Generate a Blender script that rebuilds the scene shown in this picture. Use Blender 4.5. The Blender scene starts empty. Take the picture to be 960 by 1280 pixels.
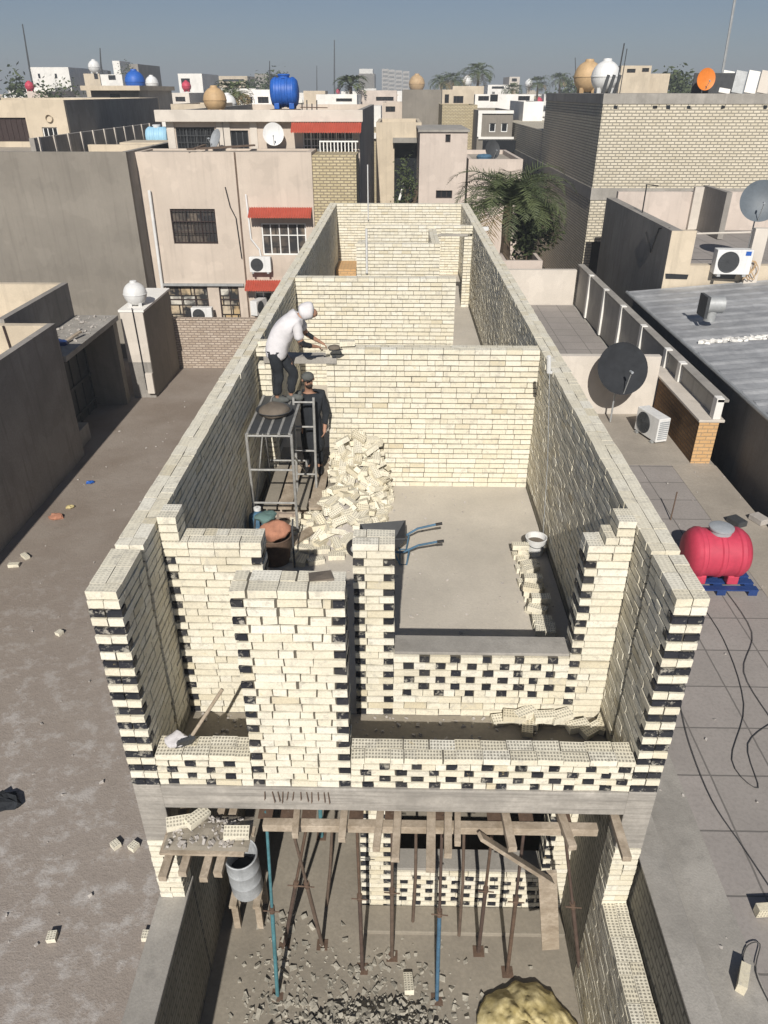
import bpy, math, random
import numpy as np
from mathutils import Vector, Matrix, Euler, noise as mnoise
R = math.radians
rnd = random.Random(7)
sc = bpy.context.scene
col = sc.collection
# ------------------------------------------------------------------ camera
CAMZ = 9.5
FPX = 912.0
PITCH, YAW = 29.93, 1.088
CMAT = Euler((R(90 - PITCH), 0, R(YAW))).to_matrix()
cam = bpy.data.objects.new('camera', bpy.data.cameras.new('camera'))
col.objects.link(cam)
cam.location = (0, 0, CAMZ)
cam.rotation_euler = (R(90 - PITCH), 0, R(YAW))
cam.data.sensor_fit = 'HORIZONTAL'
cam.data.angle = 2 * math.atan(480 / FPX)
cam.data.clip_start = .1
cam.data.clip_end = 20000
sc.camera = cam


def P(px, py, z=None, y=None, x=None):
    """survey helper: the world point seen at a photo pixel, at a known height, depth or side distance"""
    d = CMAT @ Vector(((px - 480) / FPX, -(py - 640) / FPX, -1))
    o = Vector((0, 0, CAMZ))
    t = (z - CAMZ) / d.z if z is not None else (y / d.y if y is not None else x / d.x)
    return o + d * t

# ------------------------------------------------------------------ materials
def nn(nt, t, **k):
    n = nt.nodes.new(t)
    for a, b in k.items():
        if a in n.inputs:
            n.inputs[a].default_value = b
        else:
            setattr(n, a, b)
    return n


def newmat(name):
    m = bpy.data.materials.new(name)
    m.use_nodes = True
    nt = m.node_tree
    nt.nodes.clear()
    out = nt.nodes.new('ShaderNodeOutputMaterial')
    b = nt.nodes.new('ShaderNodeBsdfPrincipled')
    nt.links.new(b.outputs[0], out.inputs[0])
    return m, nt, b


def mixc(nt, fac, a, b, blend='MIX'):
    n = nt.nodes.new('ShaderNodeMix')
    n.data_type = 'RGBA'
    n.blend_type = blend
    for sock, v in ((n.inputs[0], fac), (n.inputs[6], a), (n.inputs[7], b)):
        if isinstance(v, (int, float)):
            sock.default_value = v
        elif isinstance(v, tuple):
            sock.default_value = (*v[:3], 1)
        else:
            nt.links.new(v, sock)
    return n.outputs[2]


def mth(nt, op, a, b=None, clamp=False):
    n = nt.nodes.new('ShaderNodeMath')
    n.operation = op
    n.use_clamp = clamp
    for i, v in enumerate((a, b)):
        if v is None:
            continue
        if isinstance(v, (int, float)):
            n.inputs[i].default_value = v
        else:
            nt.links.new(v, n.inputs[i])
    return n.outputs[0]


def maprange(nt, v, a, b, c=0., d=1.):
    n = nt.nodes.new('ShaderNodeMapRange')
    nt.links.new(v, n.inputs[0])
    for i, k in enumerate((a, b, c, d)):
        n.inputs[i + 1].default_value = k
    return n.outputs[0]


def tex(nt, vec, scale, detail=4., rough=.6, st=None):
    if st:
        mp = nn(nt, 'ShaderNodeMapping')
        mp.inputs['Scale'].default_value = st
        nt.links.new(vec, mp.inputs[0])
        vec = mp.outputs[0]
    n = nn(nt, 'ShaderNodeTexNoise', Scale=scale, Detail=detail, Roughness=rough)
    nt.links.new(vec, n.inputs['Vector'])
    return n.outputs[0]


def bump(nt, b, h, strength, dist=.01):
    n = nn(nt, 'ShaderNodeBump', Strength=strength, Distance=dist)
    nt.links.new(h, n.inputs['Height'])
    nt.links.new(n.outputs[0], b.inputs['Normal'])


def sh(c, k):
    return tuple(max(0, min(1, q * k)) for q in c)

MATS = {}


def mat(name, c, rough=.8, var=.18, scale=1.5, bmp=.25, bscale=30, metal=0, c2=None, streak=0., dist=.01, spec=.35, coords='Object', grain=0.):
    """painted, plastered or moulded surface: two scales of tone, optional second tone in patches and run-off streaks"""
    if name in MATS:
        return MATS[name]
    m, nt, b = newmat(name)
    tc = nt.nodes.new('ShaderNodeTexCoord').outputs[coords]
    n1 = tex(nt, tc, scale, 6, .65)
    n2 = tex(nt, tc, bscale, 4, .6)
    f = maprange(nt, n1, .32, .68)
    colr = mixc(nt, f, sh(c, 1 - var), sh(c2 or c, 1 + var))
    colr = mixc(nt, maprange(nt, n2, .35, .65, 0, min(1, var * 1.6)), colr, sh(c, .62))
    if streak:
        pt_ = tex(nt, tc, .8, 3, .5)
        colr = mixc(nt, maprange(nt, pt_, .575, .60, 0, .28), colr, sh(c, .72))
        colr = mixc(nt, maprange(nt, pt_, .42, .40, 0, .22), colr, sh(c, 1.3))
        s = tex(nt, tc, 1., 5, .6, (7, 7, .35))
        colr = mixc(nt, maprange(nt, s, .52, .72, 0, streak), colr, sh(c, .45))
    if grain:
        s = tex(nt, tc, 1., 5, .65, (.9, 14, 22))
        colr = mixc(nt, maprange(nt, s, .45, .68, 0, grain), colr, sh(c, .5))
        n2 = mth(nt, 'ADD', n2, s)
    nt.links.new(colr, b.inputs['Base Color'])
    b.inputs['Roughness'].default_value = rough
    b.inputs['Metallic'].default_value = metal
    b.inputs['Specular IOR Level'].default_value = spec
    if bmp:
        bump(nt, b, n2, bmp, dist)
    MATS[name] = m
    return m


def brickmat(name, c1, c2, cm, bw=.25, rh=.09, ms=.012, bmp=.8, offset=.5, stain=.3, streak=.2):
    m, nt, b = newmat(name)
    tco = nt.nodes.new('ShaderNodeTexCoord')
    uv = tco.outputs['UV']
    wob = nn(nt, 'ShaderNodeTexNoise', Scale=6., Detail=2.)
    nt.links.new(uv, wob.inputs['Vector'])
    add = nt.nodes.new('ShaderNodeVectorMath')
    add.operation = 'MULTIPLY_ADD'
    nt.links.new(wob.outputs['Color'], add.inputs[0])
    add.inputs[1].default_value = (.012, .012, 0)
    nt.links.new(uv, add.inputs[2])
    t = nt.nodes.new('ShaderNodeTexBrick')
    nt.links.new(add.outputs[0], t.inputs['Vector'])
    t.offset = offset
    t.inputs['Scale'].default_value = 1
    t.inputs['Brick Width'].default_value = bw
    t.inputs['Row Height'].default_value = rh
    t.inputs['Mortar Size'].default_value = ms
    t.inputs['Mortar Smooth'].default_value = .25
    t.inputs['Color1'].default_value = (*c1, 1)
    t.inputs['Color2'].default_value = (*c2, 1)
    t.inputs['Mortar'].default_value = (*cm, 1)
    n1 = tex(nt, uv, 1.1, 6, .65)
    n2 = tex(nt, uv, 22, 4, .6)
    cc = mixc(nt, maprange(nt, n1, .4, .72, 0, stain), t.outputs['Color'], sh(c1, .5))
    cc = mixc(nt, maprange(nt, n2, .45, .7, 0, .35), cc, sh(c1, .6))
    if streak:
        s = tex(nt, uv, 1., 5, .6, (5, .3, 1))
        cc = mixc(nt, maprange(nt, s, .52, .75, 0, streak), cc, sh(c1, .4))
    nt.links.new(cc, b.inputs['Base Color'])
    b.inputs['Roughness'].default_value = .9
    b.inputs['Specular IOR Level'].default_value = .2
    h = mth(nt, 'ADD', mth(nt, 'MULTIPLY', t.outputs['Fac'], -1.), mth(nt, 'MULTIPLY', n2, .5))
    bump(nt, b, h, bmp, .012)
    MATS[name] = m
    return m


def geo_brick_mat(name, ramp, rough=.85, dirt=.28):
    """fired bricks modelled one by one: tone and hue differ per brick, core holes show on top faces"""
    m, nt, b = newmat(name)
    at = nt.nodes.new('ShaderNodeVertexColor')
    at.layer_name = 'brick_tone'
    sep = nt.nodes.new('ShaderNodeSeparateColor')
    nt.links.new(at.outputs[0], sep.inputs[0])
    cr = nt.nodes.new('ShaderNodeValToRGB')
    els = cr.color_ramp.elements
    while len(els) < len(ramp):
        els.new(.5)
    for e, (p, c) in zip(els, ramp):
        e.position = p
        e.color = (*c, 1)
    nt.links.new(sep.outputs[0], cr.inputs[0])
    tco = nt.nodes.new('ShaderNodeTexCoord')
    n1 = tex(nt, tco.outputs['Object'], 2.2, 6, .65)
    n2 = tex(nt, tco.outputs['Object'], 55, 4, .65)
    cc = mixc(nt, maprange(nt, n2, .42, .72, 0, dirt), cr.outputs[0], sh(ramp[0][1], .6))
    cc = mixc(nt, maprange(nt, n1, .5, .78, 0, dirt), cc, (.36, .32, .25))
    n3 = tex(nt, tco.outputs['Object'], 9, 7, .72)
    cc = mixc(nt, maprange(nt, n3, .545, .62, 0, .7), cc, (.48, .45, .38))
    cc = mixc(nt, maprange(nt, n3, .36, .31, 0, .5), cc, (.56, .45, .24))
    sx = nt.nodes.new('ShaderNodeSeparateXYZ')
    nt.links.new(tco.outputs['UV'], sx.inputs[0])
    fx = mth(nt, 'SUBTRACT', mth(nt, 'FRACT', sx.outputs[0]), .5)
    fy = mth(nt, 'SUBTRACT', mth(nt, 'FRACT', sx.outputs[1]), .5)
    d = mth(nt, 'SQRT', mth(nt, 'ADD', mth(nt, 'MULTIPLY', fx, fx), mth(nt, 'MULTIPLY', fy, fy)))
    hole = mth(nt, 'MULTIPLY', maprange(nt, d, .36, .26), sep.outputs[2], True)
    cc = mixc(nt, hole, cc, (.05, .045, .035))
    nt.links.new(cc, b.inputs['Base Color'])
    b.inputs['Roughness'].default_value = rough
    b.inputs['Specular IOR Level'].default_value = .25
    h = mth(nt, 'SUBTRACT', mth(nt, 'MULTIPLY', n2, .5), hole)
    bump(nt, b, h, .5, .01)
    MATS[name] = m
    return m

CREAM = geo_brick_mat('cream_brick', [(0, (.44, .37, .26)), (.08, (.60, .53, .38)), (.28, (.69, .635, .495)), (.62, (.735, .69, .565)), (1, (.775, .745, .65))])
BLACKB = geo_brick_mat('black_painted_brick', [(0, (.012, .013, .017)), (1, (.03, .032, .04))], .6, .12)
MORTAR = mat('mortar', (.125, .112, .088), .95, .2, 4, .5, 60)
CONC = mat('concrete_grey', (.33, .31, .28), .9, .22, 1.3, .35, 45, streak=.3)
BEAMC = mat('board_marked_concrete', (.36, .335, .30), .9, .25, 2, .4, 24, grain=.75)
SCREED = mat('floor_screed', (.48, .44, .38), .9, .13, .8, .25, 30)
DUSTF = mat('dusty_yard_concrete', (.275, .245, .20), .95, .2, .9, .4, 22)
PLASTER_B = mat('beige_plaster', (.53, .455, .385), .9, .10, .5, .2, 25, streak=.22)
PLASTER_P = mat('pinkish_plaster', (.55, .475, .42), .9, .10, .5, .2, 25, streak=.2)
PLASTER_G = mat('grey_cement_plaster', (.23, .208, .178), .92, .13, .45, .25, 25, streak=.3)
PLASTER_D = mat('dark_and_shade_toned_plaster', (.29, .27, .245), .92, .22, .5, .3, 20, streak=.45)  # for dark walls, and to paint shade on sides of paler houses
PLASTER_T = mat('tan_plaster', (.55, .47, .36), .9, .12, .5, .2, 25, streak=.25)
WHITEP = mat('white_paint', (.76, .74, .70), .75, .06, 1, .12, 30, streak=.12)
PALEW = mat('pale_cream_paint', (.57, .52, .46), .8, .08, 1, .12, 30, streak=.12)
ROOFDUST = mat('dusty_flat_roof', (.36, .32, .27), .95, .2, .7, .3, 18)
DARKGLASS = mat('dark_window_glass', (.02, .022, .025), .15, .1, 1, 0, 30, spec=.5)
BROWNMET = mat('dark_brown_metal', (.045, .03, .028), .5, .15, 4, .1, 40)
WHITEMET = mat('white_metal', (.74, .74, .72), .45, .06, 3, .05, 40)
GREYMET = mat('grey_galvanised_metal', (.42, .43, .43), .5, .18, 5, .1, 40, metal=.4)
RUSTMET = mat('rusty_steel', (.13, .085, .06), .75, .3, 8, .3, 50)
BROWNPROP = mat('brown_painted_steel', (.10, .068, .055), .7, .3, 6, .2, 50)
TEALMET = mat('teal_painted_steel', (.08, .21, .24), .6, .3, 7, .2, 50)
BLUEMET = mat('blue_painted_steel', (.07, .15, .235), .6, .35, 7, .15, 50)
DISHBLACK = mat('matt_black_paint', (.03, .032, .036), .85, .2, 5, .1, 40, spec=.15)
DARKMET = mat('dark_grey_metal', (.055, .058, .062), .55, .2, 5, .1, 40)
WOOD = mat('weathered_timber', (.33, .26, .185), .9, .28, 3, .4, 26, c2=(.40, .34, .27))
WOODD = mat('dark_timber', (.14, .10, .075), .9, .3, 4, .4, 26)
REDTILE = mat('red_awning_paint', (.42, .085, .055), .6, .14, 3, .1, 30)
REDPL = mat('red_plastic', (.50, .05, .09), .55, .14, 2, .03, 20, streak=.2)
BLUEPL = mat('blue_plastic', (.02, .105, .42), .5, .16, 2, .03, 20, streak=.2)
NAVYPL = mat('navy_plastic', (.02, .05, .17), .5, .15, 3, .05, 20)
TANPL = mat('tan_plastic', (.48, .33, .18), .6, .14, 2, .03, 20, streak=.25)
WHITEPL = mat('white_plastic', (.68, .68, .67), .5, .1, 2, .03, 20, streak=.22)
ORANGEPL = mat('orange_paint', (.68, .20, .03), .5, .12, 3, .03, 20)
GREYPL = mat('grey_plastic', (.33, .35, .37), .5, .15, 4, .08, 20)
CABLEM = mat('faded_cable_sheath', (.07, .068, .066), .8, .2, 3, .05, 20)
PANELG = mat('pale_grey_render', (.46, .44, .40), .9, .15, .8, .2, 25, streak=.3)
BLACKPL = mat('black_rubber', (.02, .02, .022), .6, .15, 3, .05, 20)
SILVERDR = mat('dull_grey_drum_paint', (.42, .44, .46), .6, .25, 4, .15, 25, streak=.45)
ORANGECL = mat('faded_orange_cloth', (.42, .20, .13), .95, .2, 6, .3, 30)
YELCL = mat('yellow_tarpaulin', (.50, .40, .16), .75, .3, 5, .3, 16, c2=(.60, .52, .30))
TEALCL = mat('teal_cloth', (.12, .20, .19), .9, .2, 6, .3, 30)
SKIN = mat('skin', (.36, .20, .135), .6, .1, 10, .1, 60)
WHITECL = mat('white_cotton', (.62, .60, .61), .95, .08, 8, .35, 18)
DARKCL = mat('dark_cotton', (.022, .025, .03), .95, .25, 8, .35, 22)
GREYCL = mat('grey_wool', (.10, .105, .10), .95, .25, 8, .35, 22)
HAIRM = mat('dark_hair', (.025, .018, .014), .8, .2, 30, .3, 80)
MUD = mat('wet_mortar', (.15, .125, .10), .85, .2, 6, .5, 25)
ORBRICK = brickmat('shade_toned_face_brick', (.16, .09, .04), (.22, .125, .055), (.08, .06, .045), .24, .085, .01, .6, stain=.2, streak=0)  # the orange brick again, darkened for the face turned from the sun
ORBRICK2 = brickmat('orange_face_brick', (.55, .34, .16), (.60, .38, .19), (.34, .25, .16), .24, .085, .01, .6, stain=.15, streak=0)
NBRICK = brickmat('weathered_cream_brickwork', (.60, .54, .42), (.69, .63, .51), (.26, .24, .20), .30, .115, .022, .9, stain=.25, streak=.12)
NBRICK2 = brickmat('yellowish_brickwork', (.50, .42, .26), (.58, .50, .33), (.24, .20, .15), .26, .10, .02, .8)
OLDBR = brickmat('old_pinkish_brickwork', (.42, .34, .27), (.56, .48, .40), (.25, .20, .17), .25, .095, .018, .9, stain=.3)
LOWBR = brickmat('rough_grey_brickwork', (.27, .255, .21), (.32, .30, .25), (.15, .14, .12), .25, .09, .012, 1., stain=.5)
TILES = brickmat('terrace_paving_tiles', (.30, .275, .255), (.335, .305, .285), (.15, .14, .13), .75, .75, .012, .3, 0., .3, 0.)
LEAFP = mat('palm_leaf_green', (.060, .085, .035), .6, .35, 1.2, 0, 30, c2=(.12, .14, .06))
LEAFX = mat('dry_palm_leaf', (.22, .165, .085), .8, .3, 1.2, 0, 30)
SCAFM = mat('worn_scaffold_tube', (.34, .335, .32), .6, .3, 7, .15, 30, metal=.2)
LEAFD = mat('bush_leaf_green', (.045, .065, .025), .65, .35, 1.0, 0, 30, c2=(.08, .10, .04))
TRUNK = mat('palm_trunk_bark', (.13, .095, .065), .95, .3, 6, .6, 18)
RUBBLE = mat('crushed_rubble', (.37, .345, .29), .95, .35, 3, .5, 30)
CEMENT = mat('cement_patch', (.42, .39, .36), .9, .2, 3, .3, 30)


def metal_roof_mat():
    m, nt, b = newmat('weathered_roof_sheet')
    tc = nt.nodes.new('ShaderNodeTexCoord').outputs['Object']
    n1 = tex(nt, tc, .9, 7, .7)
    n2 = tex(nt, tc, 9, 5, .65, (1, 3, 1))
    c = mixc(nt, maprange(nt, n1, .38, .62), (.25, .255, .265), (.43, .435, .44))
    c = mixc(nt, maprange(nt, n2, .55, .72, 0, .6), c, (.17, .17, .18))
    nt.links.new(c, b.inputs['Base Color'])
    b.inputs['Roughness'].default_value = .6
    b.inputs['Metallic'].default_value = .15
    bump(nt, b, n2, .2)
    return m
ROOFSHEET = metal_roof_mat()


def ground_mat():
    m, nt, b = newmat('dry_dusty_earth')
    tc = nt.nodes.new('ShaderNodeTexCoord').outputs['Object']
    a = tex(nt, tc, .35, 8, .65)
    d = tex(nt, tc, 2.6, 8, .7)
    e = tex(nt, tc, 38, 5, .7)
    c = mixc(nt, maprange(nt, a, .40, .60), (.225, .185, .152), (.285, .245, .21))
    sy = nt.nodes.new('ShaderNodeSeparateXYZ')
    nt.links.new(tc, sy.inputs[0])
    near = maprange(nt, mth(nt, 'ADD', sy.outputs[1], mth(nt, 'MULTIPLY', mth(nt, 'SUBTRACT', a, .5), 18)), 15., 6.5)
    c = mixc(nt, mth(nt, 'MULTIPLY', near, .75), c, (.325, .285, .255))
    c = mixc(nt, mth(nt, 'MULTIPLY', near, maprange(nt, d, .50, .62, 0, .8)), c, (.46, .435, .415))
    c = mixc(nt, maprange(nt, d, .42, .30, 0, .3), c, (.165, .14, .12))
    c = mixc(nt, maprange(nt, e, .56, .72, 0, .55), c, (.09, .078, .066))
    c = mixc(nt, maprange(nt, e, .40, .30, 0, .35), c, (.42, .39, .35))
    nt.links.new(c, b.inputs['Base Color'])
    b.inputs['Roughness'].default_value = .97
    b.inputs['Specular IOR Level'].default_value = .15
    v = nn(nt, 'ShaderNodeTexVoronoi', Scale=14.)
    nt.links.new(tc, v.inputs['Vector'])
    h = mth(nt, 'ADD', mth(nt, 'MULTIPLY', d, 1.2), mth(nt, 'ADD', e, mth(nt, 'MULTIPLY', v.outputs[0], .3)))
    bump(nt, b, h, .38, .04)
    return m
EARTH = ground_mat()


def lattice_glass(name, c1, c2, bw, rh):
    m, nt, b = newmat(name)
    uv = nt.nodes.new('ShaderNodeTexCoord').outputs['UV']
    t = nt.nodes.new('ShaderNodeTexBrick')
    nt.links.new(uv, t.inputs['Vector'])
    t.offset = .35
    for k, v in (('Scale', 1), ('Brick Width', bw), ('Row Height', rh), ('Mortar Size', .03), ('Bias', -.1)):
        t.inputs[k].default_value = v
    t.inputs['Color1'].default_value = (*c1, 1)
    t.inputs['Color2'].default_value = (*c2, 1)
    t.inputs['Mortar'].default_value = (.03, .025, .02, 1)
    nt.links.new(mixc(nt, maprange(nt, tex(nt, uv, 1.6, 3), .42, .6), t.outputs['Color'], (.03, .03, .032)), b.inputs['Base Color'])
    b.inputs['Roughness'].default_value = .35
    return m
OCHREGLASS = lattice_glass('ochre_and_white_glass', (.60, .58, .52), (.42, .28, .12), .55, .38)
REFLECTGLASS = lattice_glass('curtain_and_reflection_glass', (.035, .032, .032), (.26, .21, .16), .8, .42)  # lighter panes paint reflections and curtains into the glass colour

# ------------------------------------------------------------------ mesh helpers
WLOC = {}


class MB:
    """collects boxes, tubes, lathed and free faces and links them as ONE mesh object"""

    def __init__(s, M=None):
        s.v, s.f, s.mi = [], [], []
        s.M = M or Matrix()

    def add(s, vs, fs, mi=0):
        k = len(s.v)
        s.v += [s.M @ Vector(q) for q in vs]
        s.f += [tuple(i + k for i in q) for q in fs]
        s.mi += [mi] * len(fs)
        return s

    def box(s, x0, y0, z0, x1, y1, z1, mi=0, j=0.):
        vs = [(x, y, z) for z in (z0, z1) for y in (y0, y1) for x in (x0, x1)]
        if j:
            vs = [tuple(c + rnd.uniform(-j, j) for c in q) for q in vs]
        return s.add(vs, [(0, 2, 3, 1), (4, 5, 7, 6), (0, 1, 5, 4), (2, 6, 7, 3), (0, 4, 6, 2), (1, 3, 7, 5)], mi)

    def cbox(s, c, size, rot=(0, 0, 0), mi=0, j=0.):
        old = s.M
        s.M = old @ Matrix.Translation(c) @ Euler(rot).to_matrix().to_4x4()
        a, b, d = (q / 2 for q in size)
        s.box(-a, -b, -d, a, b, d, mi, j)
        s.M = old
        return s

    def bar(s, p, q, w, h, mi=0, up=(0, 0, 1), j=0.):
        """rectangular bar from p to q"""
        p, q = Vector(p), Vector(q)
        d = (q - p)
        L = d.length
        d.normalize()
        u = Vector(up)
        if abs(d.dot(u)) > .95:
            u = Vector((0, 1, 0))
        sx = d.cross(u).normalized()
        u = sx.cross(d)
        vs = []
        for t in (0, L):
            for a, b in ((-1, -1), (1, -1), (1, 1), (-1, 1)):
                vs.append(p + d * t + sx * (a * w / 2 + rnd.uniform(-j, j)) + u * (b * h / 2 + rnd.uniform(-j, j)))
        return s.add(vs, [(3, 2, 1, 0), (4, 5, 6, 7), (0, 1, 5, 4), (1, 2, 6, 5), (2, 3, 7, 6), (3, 0, 4, 7)], mi)

    def tube(s, pts, r, seg=8, mi=0, cap=True):
        pts = [Vector(q) for q in pts]
        rs = r if isinstance(r, (list, tuple)) else [r] * len(pts)
        rings, vs, fs = [], [], []
        prev = None
        for i, p in enumerate(pts):
            d = (pts[min(i + 1, len(pts) - 1)] - pts[max(i - 1, 0)])
            d.normalize()
            u = prev if prev is not None else (Vector((0, 0, 1)) if abs(d.z) < .9 else Vector((1, 0, 0)))
            a = d.cross(u)
            if a.length < 1e-5:
                a = d.cross(Vector((0, 1, 0)))
            a.normalize()
            b = a.cross(d).normalized()
            prev = b
            for k in range(seg):
                t = 2 * math.pi * k / seg
                vs.append(p + (a * math.cos(t) + b * math.sin(t)) * rs[i])
        for i in range(len(pts) - 1):
            for k in range(seg):
                k2 = (k + 1) % seg
                fs.append((i * seg + k, (i + 1) * seg + k, (i + 1) * seg + k2, i * seg + k2))
        if cap:
            fs.append(tuple(range(seg)))
            fs.append(tuple(reversed([(len(pts) - 1) * seg + k for k in range(seg)])))
        return s.add(vs, fs, mi)

    def lathe(s, prof, seg=24, c=(0, 0, 0), rot=(0, 0, 0), mi=0, a0=0., a1=360.):
        """profile of (radius, height) turned about the local z axis"""
        old = s.M
        s.M = old @ Matrix.Translation(c) @ Euler(rot).to_matrix().to_4x4()
        full = abs(a1 - a0) > 359.9
        n = seg if full else seg + 1
        vs, fs = [], []
        for r, z in prof:
            for k in range(n):
                t = R(a0 + (a1 - a0) * k / seg)
                vs.append((r * math.cos(t), r * math.sin(t), z))
        for i in range(len(prof) - 1):
            for k in range(seg):
                k2 = (k + 1) % n
                fs.append((i * n + k, i * n + k2, (i + 1) * n + k2, (i + 1) * n + k))
        s.add(vs, fs, mi)
        s.M = old
        return s

    def ball(s, c, r, seg=14, rings=8, sc_=(1, 1, 1), mi=0, rot=(0, 0, 0)):
        old = s.M
        s.M = old @ Matrix.Translation(c) @ Euler(rot).to_matrix().to_4x4() @ Matrix.Diagonal((*sc_, 1))
        s.lathe([(max(1e-4, r * math.sin(math.pi * i / rings)), -r * math.cos(math.pi * i / rings)) for i in range(rings + 1)], seg, mi=mi)
        s.M = old
        return s

    def prism(s, poly, z0, z1, mi=0):
        n = len(poly)
        vs = [(x, y, z0) for x, y in poly] + [(x, y, z1) for x, y in poly]
        fs = [tuple(reversed(range(n))), tuple(range(n, 2 * n))] + [(i, (i + 1) % n, n + (i + 1) % n, n + i) for i in range(n)]
        return s.add(vs, fs, mi)

    def build(s, name, mats, parent=None, loc=None, smooth=False, bevel=0., angle=.7):
        me = bpy.data.meshes.new(name)
        o = bpy.data.objects.new(name, me)
        col.objects.link(o)
        if parent is not None:
            off = WLOC.get(parent.name, Vector((0, 0, 0)))
        else:
            off = Vector(loc) if loc is not None else Vector((0, 0, 0))
        WLOC[o.name] = off
        me.from_pydata([q - off for q in s.v], [], s.f)
        if not isinstance(mats, (list, tuple)):
            mats = [mats]
        for m in mats:
            me.materials.append(m)
        if len(mats) > 1:
            me.polygons.foreach_set('material_index', s.mi)
        uvl = me.uv_layers.new(name='UVMap')
        uv = np.zeros(len(me.loops) * 2, np.float32)
        for p in me.polygons:
            n = p.normal
            ax = max(range(3), key=lambda i: abs(n[i]))
            a, b = ((1, 2), (0, 2), (0, 1))[ax]
            for li, vi in zip(p.loop_indices, p.vertices):
                q = s.v[vi]
                uv[2 * li], uv[2 * li + 1] = q[a], q[b]
        uvl.data.foreach_set('uv', uv)
        if smooth:
            me.shade_smooth()
            me.set_sharp_from_angle(angle=angle)
        me.validate()
        if parent is not None:
            o.parent = parent
        elif loc is not None:
            o.location = loc
        if bevel:
            bv = o.modifiers.new('bevel', 'BEVEL')
            bv.width = bevel
            bv.segments = 2
            bv.limit_method = 'ANGLE'
        return o


def thing(name, label, cat, loc=(0, 0, 0), group=None):
    o = bpy.data.objects.new(name, None)
    o.empty_display_size = .2
    col.objects.link(o)
    o.location = loc
    WLOC[o.name] = Vector(loc)
    return tag(o, label, cat, group)


def tag(o, label, cat, group=None):
    o['label'] = label
    o['category'] = cat
    if group:
        o['group'] = group
    return o


def struct(o):
    o['kind'] = 'structure'
    return o


def dup(src, loc, rz=None, label=None, group=None, scale=None):
    """a copy of a thing with copies of its parts and sub-parts"""
    r = src.copy()
    col.objects.link(r)
    r.location = loc
    if rz is not None:
        r.rotation_euler = (0, 0, rz)
    if scale:
        r.scale = scale
    if label:
        r['label'] = label
    if group:
        r['group'] = group

    def rec(a, b):
        for ch in list(a.children):
            if ch == b:
                continue
            c = ch.copy()
            col.objects.link(c)
            c.parent = b
            rec(ch, c)
    rec(src, r)
    return r


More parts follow.
